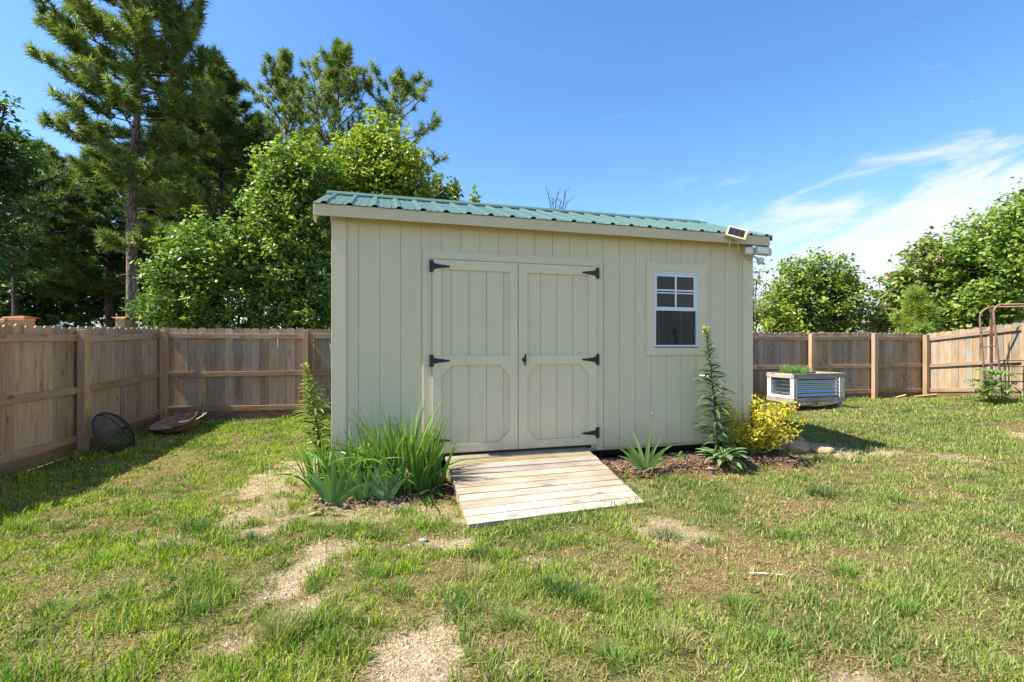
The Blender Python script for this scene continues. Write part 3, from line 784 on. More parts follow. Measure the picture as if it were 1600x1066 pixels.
# ------------------------------------------------------------------ ramp
ramp = thing('wooden_ramp', 'sun bleached wooden plank ramp leading up to the shed doors', 'ramp', (S0.x, S0.y, 0), SA)
rz1, rz0 = SB + .022, .020
nb = 11; bl = (RAMP_RUN - .02) / nb
deck = MB()
for k in range(nb):
    a = -.022 - k * bl; b = a - bl + .009
    za = rz1 + (rz0 - rz1) * ((-a) / RAMP_RUN); zc = rz1 + (rz0 - rz1) * ((-b) / RAMP_RUN)
    j0, j1, jz = random.uniform(-.006, .006), random.uniform(-.006, .006), random.uniform(-.002, .002)
    tn = random.uniform(.72, 1.12); tc = (tn, tn * random.uniform(.95, 1.0), tn * random.uniform(.86, 1.0), random.random())
    if k in (1,): tc = (tn * .95, tn * .86, tn * .60, random.random())
    if k == nb - 1: tc = (1.12, 1.1, 1.08, random.random())
    kk = len(deck.v)
    deck.prism([(a, za + jz), (b, zc + jz), (b, zc - .034 + jz), (a, za - .034 + jz)], RAMP_S0 + j0, RAMP_S1 + j1, lambda p, q, d: (d, p, q), tc)
    deck.v[kk:] = [(vx, vy * (1 - .08 * (vx - RAMP_S0) / (RAMP_S1 - RAMP_S0)), vz) for vx, vy, vz in deck.v[kk:]]
deck.build('deck', M['deck'], ramp, bevel=.003)
for xx in (RAMP_S0 + .012, (RAMP_S0 + RAMP_S1) / 2, RAMP_S1 - .05):
    mb = MB(); f_ = lambda yy: rz1 + (rz0 - rz1) * (-yy / RAMP_RUN) - .037
    mb.prism([(-.024, f_(-.024)), (-RAMP_RUN + .05, f_(-RAMP_RUN + .05)), (-RAMP_RUN + .05, -.03), (-.024, -.03)], xx, xx + .038, lambda p, q, d: (d, p, q), (1, .9, .75, random.random()))
    mb.build('stringer', M['deck'], ramp)
# loose clippings on the ramp
n = 260; s = RNG.uniform(RAMP_S0 + .02, RAMP_S1 - .05, n); v = -RNG.random(n) ** .8 * (RAMP_RUN - .1) - .05
s = np.where(RNG.random(n) < .6, RAMP_S1 - np.abs(RNG.normal(0, .35, n)) - .03, s); s = np.clip(s, RAMP_S0 + .02, RAMP_S1 - .03)
x = S0.x + SU.x * s + SV.x * v; y = S0.y + SU.y * s + SV.y * v
cc = np.array([.22, .22, .10]) * (.6 + .8 * RNG.random((n, 1)))
V, q, t, c = blades(x, y, .015 + .05 * RNG.random(n), np.full(n, .003), RNG.uniform(0, 6.28, n), np.full(n, 1.5), np.concatenate([cc, np.ones((n, 1))], 1), rz1 + (rz0 - rz1) * (-v / RAMP_RUN) + .004)
tag(mesh_np('grass_clippings', V, [q, t], M['blade'], col=c), kind='stuff')

# ------------------------------------------------------------------ solar panel and security lamp
def shed_pt(s, v, z): return S0 + SU * s + SV * v + Vector((0, 0, z))
sx, sz = wall(1150, 367, .19)
sp = thing('solar_panel', 'small cream framed solar panel tilted on the fascia near the right end', 'solar panel', shed_pt(sx, -.16, SB + 2.42), SA)
RM = Matrix.Translation((0, -.035, .085)) @ Matrix.Rotation(R(24), 4, 'Y') @ Matrix.Rotation(R(-58), 4, 'X') @ Matrix.Rotation(R(0), 4, 'Z')
def box_m(mb, Mx, *b, col=(1, 1, 1, 0)):
    k = len(mb.v); mb.box(*b, col=col)
    mb.v[k:] = [tuple(Mx @ Vector(p)) for p in mb.v[k:]]
RM = Matrix.Translation((0, -.04, .06)) @ Matrix.Scale(1.18, 4) @ Matrix.Rotation(R(24), 4, "Y") @ Matrix.Rotation(R(-32), 4, "Z") @ Matrix.Rotation(R(60), 4, "X")
mb = MB()
for b in ((-.095, .095, .065, .085, -.012, .012), (-.095, .095, -.085, -.065, -.012, .012), (-.095, -.078, -.065, .065, -.012, .012), (.078, .095, -.065, .065, -.012, .012), (-.078, .078, -.065, .065, -.012, -.002)): box_m(mb, RM, *b)
mb.build('frame', M['cream'], sp, bevel=.003)
mb = MB()
for a in range(3):
    for b in range(4): box_m(mb, RM, -.074 + a * .05, -.028 + a * .05, -.062 + b * .0315, -.034 + b * .0315, -.002, .003)
mb.build('cells', M['cell'], sp)
mb = MB(); mb.tube([(0, -.02, .05), (0, .01, .0), (.0, .0, -.03)], .012, 8); mb.build('bracket', M['cream'], sp)
mb = MB(); mb.tube([(.02, -.03, .0), (.08, .02, -.1), (.16, .10, -.17), (.26, .12, -.24)], .004, 6); mb.tube([(-.07, -.03, -.01), (-.065, .0, -.08), (-.05, .06, -.14)], .003, 6); mb.build('cable', M['white'], sp)

lx_, lz_ = wall(1172, 399, .02)
sl_ = thing('security_light', 'white twin head security floodlight with a motion sensor under the eave corner', 'floodlight', shed_pt(SL - .05, -.02, lz_), SA)
mb = MB(); mb.lathe([(.0001, .04), (.03, .04), (.045, .03), (.05, 0)], 16, Matrix.Translation((0, .0, -.02)) @ Matrix.Rotation(R(90), 4, 'X')); mb.tube([(0, -.03, -.02), (0, -.07, .0)], .02, 8); mb.build('mount', M['cream'], sl_, smooth=True)
def head(x0, x1, y, z0, z1, yaw, name='lamp_head'):
    Mx = Matrix.Translation(((x0 + x1) / 2, y, (z0 + z1) / 2)) @ Matrix.Rotation(R(yaw), 4, 'Z') @ Matrix.Rotation(R(-8), 4, 'X')
    w, h = (x1 - x0) / 2, (z1 - z0) / 2
    mb = MB(); box_m(mb, Mx, -w, w, -.035, .04, -h, h); o = mb.build(name, M['white'], sl_, bevel=.008)
    m2 = MB(); box_m(m2, Mx, -w + .012, w - .012, -.0375, -.03, -h + .012, h - .012); m2.build('lens', M['lens'], o)
head(-.115, -.02, -.075, -.01, .075, -28)
head(.015, .205, -.085, -.005, .085, 6)
head(.235, .30, -.03, -.0, .085, 55)
mb = MB(); mb.tube([(0, -.05, -.01), (.05, -.07, -.04), (.09, -.075, -.055)], .012, 8); mb.lathe([(.0001, -.04), (.03, -.032), (.042, 0), (.042, .04), (.0001, .045)], 14, Matrix.Translation((.10, -.08, -.085)))
mb.build('motion_sensor', M['white'], sl_, smooth=True)

# ------------------------------------------------------------------ fences
def fence(label, pts, side, seed, tint=(1, 1, 1), name='wooden_fence', lift=(0,)):
    """pts: post points along the run; side +1: yard lies to the left of the run direction"""
    rng = random.Random(seed)
    p0 = pts[0]; d = (pts[-1] - p0); rot = math.atan2(d.y, d.x)
    root = thing(name, label, 'fence', (p0.x, p0.y, 0), rot, 'timber fences round the yard')
    ss = [((p - p0).xy.length) for p in pts]; zs = [float(ground_z(p.x, p.y)) for p in pts]
    H = 1.60; yard = side
    for i in range(len(pts)):
        t = rng.uniform(.9, 1.15); c = (t * tint[0], t * tint[1] * rng.uniform(.96, 1.02), t * tint[2] * rng.uniform(.9, 1.05), rng.random())
        mb = MB(); mb.box(ss[i] - .045, ss[i] + .045, yard * .012 if yard > 0 else yard * .102, yard * .102 if yard > 0 else yard * .012, zs[i] - .12, zs[i] + H - .03 + rng.uniform(-.015, .01), c)
        mb.build('post', M['post'], root, bevel=.004)
    for i in range(len(pts) - 1):
        a, b, za, zc = ss[i], ss[i + 1], zs[i], zs[i + 1]
        zl = lambda s: za + (zc - za) * (s - a) / (b - a)
        mb = MB(); s = a - .03 if i else a - .06; e = b + (.06 if i == len(pts) - 2 else -.03)
        while s < e - .03:
            w = min(rng.choice((.138, .140, .143, .146)), e - s)
            if e - s - w < .05: w = e - s
            t = rng.uniform(.72, 1.22); g = rng.uniform(0, 1)
            c = (t * tint[0] * (1.06 - .12 * g), t * tint[1], t * tint[2] * (.88 + .26 * g), rng.random())
            zb_ = zl(s) + .04; zt_ = zl(s) + H + rng.uniform(-.008, .012); ww = w - rng.uniform(.002, .007); cc_ = .026; q = rng.uniform(-.003, .003)
            y0, y1 = ((-.044, -.028) if yard > 0 else (.028, .044)); y0 += q; y1 += q
            tl = rng.uniform(-.004, .004)
            mb.prism([(s, zb_), (s + ww, zb_), (s + ww + tl, zt_ - cc_), (s + ww - cc_ + tl, zt_), (s + cc_ + tl, zt_), (s + tl, zt_ - cc_)], y0, y1, lambda p_, q_, d_: (p_, d_, q_), c)
            s += w
        mb.build('picket_panel', M['picket'], root)
        for hh in (H - .14, H - .80, .20):
            t = rng.uniform(.85, 1.15); c = (t * tint[0], t * tint[1], t * tint[2] * rng.uniform(.9, 1.05), rng.random())
            mb = MB(); j = rng.uniform(-.012, .012)
            yc = -.006 if yard > 0 else .006
            mb.beam((a + .046, yc, zl(a) + hh + j), (b - .046, yc, zl(b) + hh - j), .038, .085, (0, 0, 1), c)
            mb.build('rail', M['rail'], root, bevel=.003)
    for i in range(len(pts) - 1):
        mb = MB(); a, b = ss[i], ss[i + 1]; yc = -.02 if yard > 0 else .02
        mb.beam((a + .046, yc, zs[i] + .06), (b - .046, yc, zs[i + 1] + .06), .022, .13, (0, 0, 1), (.55, .52, .48, rng.random()))  # board tinted dark to stand in for the shadow along the fence foot
        mb.build('shade_toned_kick_board', M['rail'], root)
    return root
fu = Vector((1, FSL, 0)).normalized(); fn = Vector((fu.y, -fu.x, 0))
def on_rear(px_):
    k = (px_ - CX) / F; Yy = (8.15 + FSL * 5.92) / (1 - FSL * k); return Vector((k * Yy, Yy, 0))
rear = [FC0, on_rear(479)]
e = on_rear(1265); nn = 5
for k in range(1, nn): rear.append(rear[1].lerp(e, k / nn))
rear += [e, on_rear(1363), FCR]
fence('long rear wooden picket fence running behind the shed', rear, -1, 5, (1.06, 1.0, .92))
ld_ = Vector((.2, -1, 0)).normalized()
def on_left(px_):
    k = (px_ - CX) / F; t = (FC0.x - k * FC0.y) / (k * ld_.y - ld_.x); return FC0 + ld_ * t
pL = on_left(122); stp = 2.3
L = [FC0 + ld_ * .105, pL, pL + ld_ * stp, pL + ld_ * stp * 2]
fence('grey brown wooden fence on the left with the mesh fire screen leaning on it', L, 1, 6, (1.0, .975, .93))
rd_ = Vector((.226, -.975, 0)).normalized()
Rr = [FCR + rd_ * .105, FCR + rd_ * 2.02, FCR + rd_ * 4.3, FCR + rd_ * 6.6]
fence('sunlit wooden fence on the right behind the rusty garden arch', Rr, -1, 9, (.93, .93, .93))

# neighbour posts with copper caps
for px_, py_, Yy, lab in ((34, 494, 6.1, 'copper capped timber post showing highest over the left fence'), (4, 497.5, 6.6, 'copper capped post cut by the left edge of the photo'), (192, 495, 9.6, 'copper capped post showing over the fence below the big pine')):
    p = U(px_, py_, Yy)
    r = thing('capped_post', lab, 'post', (p.x, p.y, float(ground_z(p.x, p.y))), R(8), "neighbour's posts with copper caps")
    t = p.z - r.location.z
    mb = MB(); mb.box(-.085, .085, -.085, .085, -.1, t - .05, (1, 1, 1, .3)); mb.build('shaft', M['newpost'], r, bevel=.004)
    mb = MB(); mb.box(-.088, .088, -.088, .088, t - .055, t - .03); vs = [(-.125, -.125, t - .029), (.125, -.125, t - .029), (.125, .125, t - .029), (-.125, .125, t - .029), (-.12, -.12, t - .018), (.12, -.12, t - .018), (.12, .12, t - .018), (-.12, .12, t - .018), (0, 0, t + .008)]
    mb.add(vs, [(3, 2, 1, 0), (0, 1, 5, 4), (1, 2, 6, 5), (2, 3, 7, 6), (3, 0, 4, 7), (4, 5, 8), (5, 6, 8), (6, 7, 8), (7, 4, 8)]); mb.build('cap', M['copper'], r)

# ------------------------------------------------------------------ fire bowl and spark screen
cp = U(277, 657, 7.35)
bowl = thing('fire_bowl', 'shallow rusty steel fire bowl tipped against the rear corner of the fence', 'fire pit', (cp.x, cp.y, float(ground_z(cp.x, cp.y))))
Mx = Matrix.Translation((0, 0, cp.z - bowl.location.z)) @ Matrix.Rotation(R(-7), 4, 'Y') @ Matrix.Rotation(R(15), 4, 'X')
prof = [(.36, .0), (.345, .006), (.33, -.004), (.30, -.06), (.24, -.11), (.14, -.14), (.0005, -.15)]
mb = MB(); mb.lathe(prof, 40, Mx); o = mb.build('basin', M['bowl'], bowl, smooth=True); m = o.modifiers.new('Solidify', 'SOLIDIFY'); m.thickness = .004
mb = MB(); mb.tube([Mx @ Vector((.36 * math.cos(t), .36 * math.sin(t), .002)) for t in np.linspace(0, 2 * math.pi, 41)], .008, 6); mb.build('rim', M['black'], bowl, smooth=True)
mb = MB(); mb.tube([Mx @ Vector(p) for p in ((.34, -.13, .0), (.40, -.10, .03), (.43, 0, .04), (.40, .10, .03), (.34, .13, .0))], .008, 6); mb.build('handle', M['silver'], bowl, smooth=True)
cp = U(172, 678, 6.25); cp.x += .05
scr = thing('spark_screen', 'round black mesh fire pit lid leaning against the left fence', 'fire screen', (cp.x, cp.y, float(ground_z(cp.x, cp.y))))
nrm = Vector((.86, .10, .46)).normalized(); q = nrm.to_track_quat('Z', 'Y').to_matrix().to_4x4()
Mx = Matrix.Translation((0, 0, cp.z - scr.location.z)) @ q
rr = .305; dome = [(rr * math.cos(a), .12 * math.sin(a)) for a in np.linspace(0, math.pi / 2 - .01, 8)]
mb = MB(); mb.lathe(dome, 36, Mx); mb.build('mesh_dome', M['wiremesh'], scr, smooth=True)
mb = MB(); mb.tube([Mx @ Vector((rr * math.cos(t), rr * math.sin(t), 0)) for t in np.linspace(0, 2 * math.pi, 41)], .011, 6); mb.build('rim', M['black'], scr, smooth=True)
for ph in (20, 110):
    mb = MB(); ca, sa = math.cos(R(ph)), math.sin(R(ph))
    mb.tube([Mx @ Vector((rr * math.cos(a) * ca, rr * math.cos(a) * sa, .123 * math.sin(a))) for a in np.linspace(0, math.pi, 15)], .008, 6)
    mb.build('strap', M['black'], scr, smooth=True)
mb = MB(); mb.tube([Mx @ Vector((0, 0, .12)), Mx @ Vector((0, 0, .165))], [.008, .018], 8); mb.build('knob', M['black'], scr)

# ------------------------------------------------------------------ raised planter
po = Vector((5.52, 9.40, 0)); pz = float(ground_z(po.x, po.y)) - .02
pl = thing('raised_planter', 'raised garden planter box with corrugated metal sides on wooden legs', 'planter', (po.x, po.y, pz), SA + R(1))
PW, PD, z0, z1 = 1.30, .66, .17, .755
def tb(): return (random.uniform(.85, 1.15),) * 3 + (random.random(),)
for xx, yy in ((.0, .0), (PW - .14, .0), (.0, PD - .09), (PW - .14, PD - .09)):
    mb = MB(); mb.box(xx + .02, xx + .11, yy + .02, yy + .11, -.04, z0 + .02, (.9, .85, .75, random.random())); mb.build('leg', M['greywood_h'], pl, bevel=.004)
for xx, yy in ((0, 0), (PW - .09, 0), (0, PD - .09), (PW - .09, PD - .09)):
    mb = MB(); mb.box(xx, xx + .042, yy + .0, yy + .09, z0 + .1, z1 - .091, tb()); mb.box(xx + .043, xx + .09, yy, yy + .042, z0 + .1, z1 - .091, tb()); mb.build('corner_post', M['palewood'], pl, bevel=.003)
for yy in (-.012, PD - .03):
    mb = MB(); mb.box(-.012, PW + .012, yy, yy + .04, z1 - .09, z1, tb()); mb.build('top_rail', M['greywood_h'], pl, bevel=.003)
    mb = MB(); mb.box(-.012, PW + .012, yy, yy + .04, z0, z0 + .098, tb()); mb.build('bottom_rail', M['greywood_h'], pl, bevel=.003)
for xx in (-.011, PW - .029):
    mb = MB(); mb.box(xx, xx + .04, .029, PD - .031, z1 - .0905, z1 - .0005, tb()); mb.build('top_rail', M['greywood_d'], pl, bevel=.003)
    mb = MB(); mb.box(xx, xx + .04, .029, PD - .031, z0 + .0005, z0 + .0975, tb()); mb.build('bottom_rail', M['greywood_d'], pl, bevel=.003)
    mb = MB(); mb.box(xx + .012, xx + .039, .091, PD - .091, z0 + .099, z0 + .145, tb()); mb.build('inner_strip', M['palewood'], pl)
def corr(mb, a, b, fix, alongx, out):
    n = 60; zs = np.linspace(z0 + .09, z1 - .08, n); vs = []
    for q_ in (a, b):
        for zz in zs:
            w = .012 * math.sin((zz - z0) / .0762 * 2 * math.pi)
            vs.append((q_, fix + w, zz) if alongx else (fix + w, q_, zz))
    mb.add(vs, [(i, i + 1, n + i + 1, n + i) for i in range(n - 1)])
for a, b, f_, ax in ((.045, PW - .045, .055, True), (.045, PW - .045, PD - .055, True), (.05, PD - .05, .055, False), (.05, PD - .05, PW - .055, False)):
    mb = MB(); corr(mb, a, b, f_, ax, 1); mb.build('corrugated_panel', M['galv'], pl, smooth=True)
mb = MB(); mb.box(.08, PW - .08, .08, PD - .08, z0 + .02, z1 - .05); mb.build('soil', M['dark'], pl)
mb = MB(); nseg = 10
for k in range(nseg):
    a, b = .1 + (PW - .2) * k / nseg, .1 + (PW - .2) * (k + 1) / nseg
    za, zc = z0 - .012 - .05 * math.sin(math.pi * k / nseg), z0 - .012 - .05 * math.sin(math.pi * (k + 1) / nseg)
    mb.beam((a, .06, za), (b, .06, zc), .09, .018, (0, 0, 1), (.9, .85, .8, .3))
mb.build('sagging_slat', M['greywood_h'], pl)
# herb in planter
hp = pl.matrix_basis @ Vector((.33, .30, z1 - .06))
mb = MB()
for k in range(230):
    a = random.uniform(0, 6.28); r_ = .23 * math.sqrt(random.random())
    p = Vector((hp.x + math.cos(a) * r_, hp.y + math.sin(a) * r_ * .8, hp.z))
    d = Vector((math.cos(a) * r_ * 1.6 + random.gauss(0, .15), math.sin(a) * r_ * 1.6 + random.gauss(0, .15), 1)).normalized()
    Lh = random.uniform(.14, .25); t = random.uniform(.8, 1.35); c = (.15 * t, .26 * t, .06 * t, 1)
    mb.ribbon(p, d, Lh, .007, random.uniform(0, .4), 3, None, c)
    for j in range(7):
        mb.ribbon(p + d * Lh * (.25 + .1 * j), (d * .6 + Vector((random.gauss(0, .6), random.gauss(0, .6), .3))).normalized(), .045, .007, .2, 2, None, c)
tag(mb.build('herb_plant', M['leaf'], off=hp), 'bushy bright green rosemary like herb growing out of the raised planter', 'plant').location = hp

# ------------------------------------------------------------------ garden arch
af = U(1567, 622, 9.6); af.z = float(ground_z(af.x, af.y))
arch = thing('garden_arch', 'rusty brown metal garden arch standing before the right fence', 'garden arch', af)
ang = math.atan2(rd_.y, rd_.x)
def A(px_, py_, Yy): return U(px_, py_, Yy) - af
TW = 1.55
def run_of(foot, mid, topc, tope):   # one tube from foot to beyond the frame, rounded corner
    pts = [foot, foot.lerp(mid, .5), mid]
    c = topc
    for t in np.linspace(0, 1, 7):
        a = mid * (1 - t) ** 2 + c * 2 * t * (1 - t) + tope * t * t; pts.append(a)
    return pts
end = Vector((TW, -.35, 0))
nf, nm_, nt, ne = A(1567, 626, 9.6), A(1552.5, 492, 9.6), A(1552, 477, 9.6), A(1566, 476, 9.6)
bf, bm, bt, be = A(1541, 618, 10.05), A(1531, 500, 10.05), A(1530, 484, 10.05), A(1548, 480, 10.0)
top_n = [ne, ne + Vector((TW * .5, -.17, .02)), ne + Vector((TW, -.34, 0))]
mb = MB(); mb.tube(run_of(nf, nm_, nt, ne), .019, 8); fr_end = run_of(nf, nm_, nt, ne)
mirror = lambda p: Vector((TW * 1.08 - (p.x - ne.x) * 1.0 + ne.x - .0, p.y - .37, p.z))
mb.tube([mirror(p) for p in run_of(nf, nm_, nt, ne)], .019, 8); mb.tube([ne, mirror(ne)], .019, 8)
mb.build('front_hoop', M['rust'], arch, smooth=True)
mb = MB(); mb.tube(run_of(bf, bm, bt, be), .019, 8)
mirb = lambda p: Vector((TW * 1.08 - (p.x - be.x) + be.x + .05, p.y - .37, p.z))
mb.tube([mirb(p) for p in run_of(bf, bm, bt, be)], .019, 8); mb.tube([be, mirb(be)], .019, 8)
mb.build('rear_hoop', M['rust'], arch, smooth=True)
def on_seg(a, b, z): t = (z - a.z) / (b.z - a.z); return a + (b - a) * t
for yy in (518, 541, 568, 592):
    pa = on_seg(nf, nm_, A(1560, yy, 9.6).z); pb = on_seg(bf, bm, A(1536, yy + 1.5, 10.05).z)
    for mir in (0, 1):
        mb = MB(); mb.tube([mirror(pa) if mir else pa, mirb(pb) if mir else pb], .010, 6); mb.build('rung', M['rust'], arch)
for yy, rr_ in ((563.5, .008), (573, .008), (584, .008), (596, .012)):
    pa = on_seg(nf, nm_, A(1560, yy, 9.6).z); mb = MB(); mb.tube([pa, mirror(pa)], rr_, 6); mb.build('cross_bar', M['black'], arch)
mb = MB()
pa = on_seg(nf, nm_, A(1560, 611, 9.6).z); pb = on_seg(nf, nm_, A(1560, 597, 9.6).z)
def scroll(o, sx, sz, r0, n=26, turns=1.4, ph=0):
    return [o + Vector((sx * r0 * (1 - .75 * t) * math.cos(ph + t * turns * 6.28), 0, sz * r0 * (1 - .75 * t) * math.sin(ph + t * turns * 6.28))) for t in np.linspace(0, 1, n)]
for o_, s_1 in ((pa + Vector((.07, 0, .0)), 1), (pa + Vector((-.25, .25, -.02)), 1)):
    a = scroll(o_, 1, 1, .055, ph=-.6); b = scroll(o_ + Vector((.20, 0, .17)), -1, -1, .05, ph=-.6)
    mb.tube(a[::-1] + b, .009, 6)
mb.build('scrollwork', M['black'], arch, smooth=True)
mb = MB(); sp0 = A(1549, 480, 10.05); sp1 = A(1549, 618, 10.05)
mb.beam(sp1 + Vector((0, 0, -.02)), sp0, .012, .065, (1, 0, 0)); mb.build('flat_upright', M['rust'], arch)

# ------------------------------------------------------------------ plants
def place(mb, name, label, cat, p, mat, group=None):
    return tag(mb.build(name, mat, off=p), label, cat, group) if False else _place(mb, name, label, cat, p, mat, group)
def _place(mb, name, label, cat, p, mat, group=None):
    o = mb.build(name, mat, off=p); o.location = p; return tag(o, label, cat, group)

def iris(p, n, h, w, spread, az, rng, col, droop=.5):
    mb = MB(); ax = Vector((math.cos(az), math.sin(az), 0)); nr = Vector((-ax.y, ax.x, 0))
    for k in range(n):
        f_ = (k - (n - 1) / 2) / max(1, (n - 1) / 2)
        d = Vector((0, 0, 1)) + ax * f_ * spread + nr * rng.gauss(0, .10)
        t = rng.uniform(.8, 1.2); c = tuple(x * t for x in col) + (1,)
        mb.ribbon(p + ax * f_ * .035 + nr * rng.gauss(0, .012), d, h * (1 - .35 * abs(f_)) * rng.uniform(.85, 1.08), w * rng.uniform(.85, 1.15), rng.uniform(.1, droop) * (.4 + abs(f_)), 8, nr, c, peak=.25, fold=.06, base=.8, col2=tuple(x * t * 1.25 for x in col) + (1,))
    return mb
rg = random.Random(3)
BLUE = (.10, .215, .062)
irises = [(522, 789, 9, .52, .052, .62, .25, 'blue green iris fan at the front left end of the mulch bed'),
          (602, 781, 9, .52, .050, .42, .1, 'blue green iris fan standing foremost in the middle of the mulch bed'),
          (568, 782, 8, .40, .048, .50, .5, 'short iris fan half hidden between the two larger iris fans')]
for px_, py_, n, h, w, sp_, az, lab in irises:
    p = gpt(px_, py_); mb = iris(p, n, h, w, sp_, az, rg, BLUE)
    if px_ == 522:
        mb.ribbon(p + Vector((-.03, .02, .0)), Vector((-1, .1, .45)), .27, .035, .9, 7, Vector((0, 0, 1)), (.13, .2, .07, 1), base=.8)
        mb.ribbon(p + Vector((-.03, .03, .02)), Vector((-1, .35, .65)), .25, .03, .8, 7, Vector((0, 0, 1)), (.34, .20, .06, 1), base=.8)
    _place(mb, 'iris_plant', lab, 'iris', p, M['glossleaf'], 'irises in the bed by the shed')
# strappy daylily clumps
def strap(p, n, h, rad, rng, w=.030):
    mb = MB()
    for k in range(int(n * .72)):
        a = rng.uniform(0, 6.28); r_ = rad * math.sqrt(rng.random())
        q_ = p + Vector((math.cos(a) * r_, math.sin(a) * r_ * .6, -.01))
        d = Vector((math.cos(a) * rng.uniform(.02, .40), math.sin(a) * rng.uniform(.02, .25), 1))
        t = rng.uniform(.75, 1.6); c = (.085 * t, .19 * t, .028 * t, 1); c2 = (.14 * t, .26 * t, .04 * t, 1)
        if rng.random() < .05: c, c2 = (.30, .24, .09, 1), (.34, .27, .11, 1)
        mb.ribbon(q_, d, h * rng.uniform(.55, 1.1), w * rng.uniform(.6, 1.15), rng.uniform(.05, .5) if rng.random() < .8 else rng.uniform(.8, 2.2), 9, None, c, peak=.3, base=.7, col2=c2)
    return mb
clumps = [(503, 762, 90, .60, .15, 'strappy green clump spilling past the left corner of the shed'),
          (545, 766, 90, .58, .15, 'strappy green clump against the corner trim behind the iris fans'),
          (590, 762, 90, .64, .13, 'strappy green clump behind the middle iris fan'),
          (628, 764, 130, .84, .14, 'tallest strappy green clump standing upright against the shed wall'),
          (655, 764, 100, .70, .11, 'strappy green clump just left of the lower door hinge'),
          (676, 760, 34, .58, .07, 'thin strappy clump reaching across the lower left door hinge')]
for px_, py_, n, h, rad, lab in clumps:
    p = gpt(px_, py_)
    _place(strap(p, n, h, rad, rg), 'daylily_clump', lab, 'plant', p, M['glossleaf'], 'strappy plants in the bed by the shed')

def broad(p, n, L, w, rng, col, up=.6):
    mb = MB()
    for k in range(n):
        a = k * 2.4 + rng.gauss(0, .2); e = up * rng.uniform(.4, 1.5)
        d = Vector((math.cos(a), math.sin(a), e)); t = rng.uniform(.75, 1.25)
        q_ = p + Vector((0, 0, rng.uniform(0, L * .35))); st = q_ + d.normalized() * L * .4
        mb.tube([q_ - Vector((0, 0, .02)), q_ + d.normalized() * L * .2, st], .0035, 5, (col[0] * 1.6, col[1] * 1.4, col[2], 1))
        mb.ribbon(st - d.normalized() * .01, d, L * rng.uniform(.7, 1.1), w * rng.uniform(.8, 1.2), rng.uniform(.6, 1.3), 6, Vector((-math.cos(a), -math.sin(a), 1.2)), tuple(x * t for x in col) + (1,), peak=.4, base=.15, fold=-.1, col2=tuple(x * t * 1.15 for x in col) + (1,))
    return mb
p = gpt(675, 772); _place(broad(p, 12, .13, .06, rg, (.12, .24, .035)), 'hosta_seedling', 'small bright green rounded leaf plant beside the left side of the ramp', 'plant', p, M['leaf'])
p = gpt(1130, 722); _place(broad(p, 36, .25, .085, rg, (.15, .23, .095), .6), 'broadleaf_plant', 'grey green broad leaved plant around the foot of the right tall lily', 'plant', p, M['leaf'])
p = gpt(1060, 716); _place(broad(p, 14, .08, .022, rg, (.12, .23, .04), 1.0), 'small_sprout', 'little bright green sprout between the pale iris and the tall lily', 'plant', p, M['leaf'])
p = gpt(977, 718); _place(broad(p, 9, .09, .03, rg, (.12, .20, .05), .9), 'weed', 'small leafy weed beside the top right corner of the ramp', 'plant', p, M['leaf'])
p = gpt(1008, 738)
mb = iris(p, 10, .50, .046, .80, .1, rg, (.20, .30, .085), .9)
mb.ribbon(p, Vector((1, 0, .5)), .30, .03, .7, 7, Vector((0, 0, 1)), (.17, .26, .07, 1), base=.8); mb.ribbon(p, Vector((-.9, -.1, .45)), .24, .026, .9, 7, Vector((0, 0, 1)), (.2, .27, .09, 1), base=.8)
mb.tube([p, p + Vector((.06, .02, .3)), p + Vector((.09, .03, .56))], [.005, .004, .003], 6, (.14, .2, .06, 1)); mb.tube([p + Vector((.09, .03, .55)), p + Vector((.09, .03, .58)), p + Vector((.092, .03, .61))], [.004, .011, .002], 6, (.3, .2, .16, 1))
_place(mb, 'iris_plant', 'pale green iris with a drying bud stalk right of the ramp', 'iris', p, M['glossleaf'], 'irises in the bed by the shed')

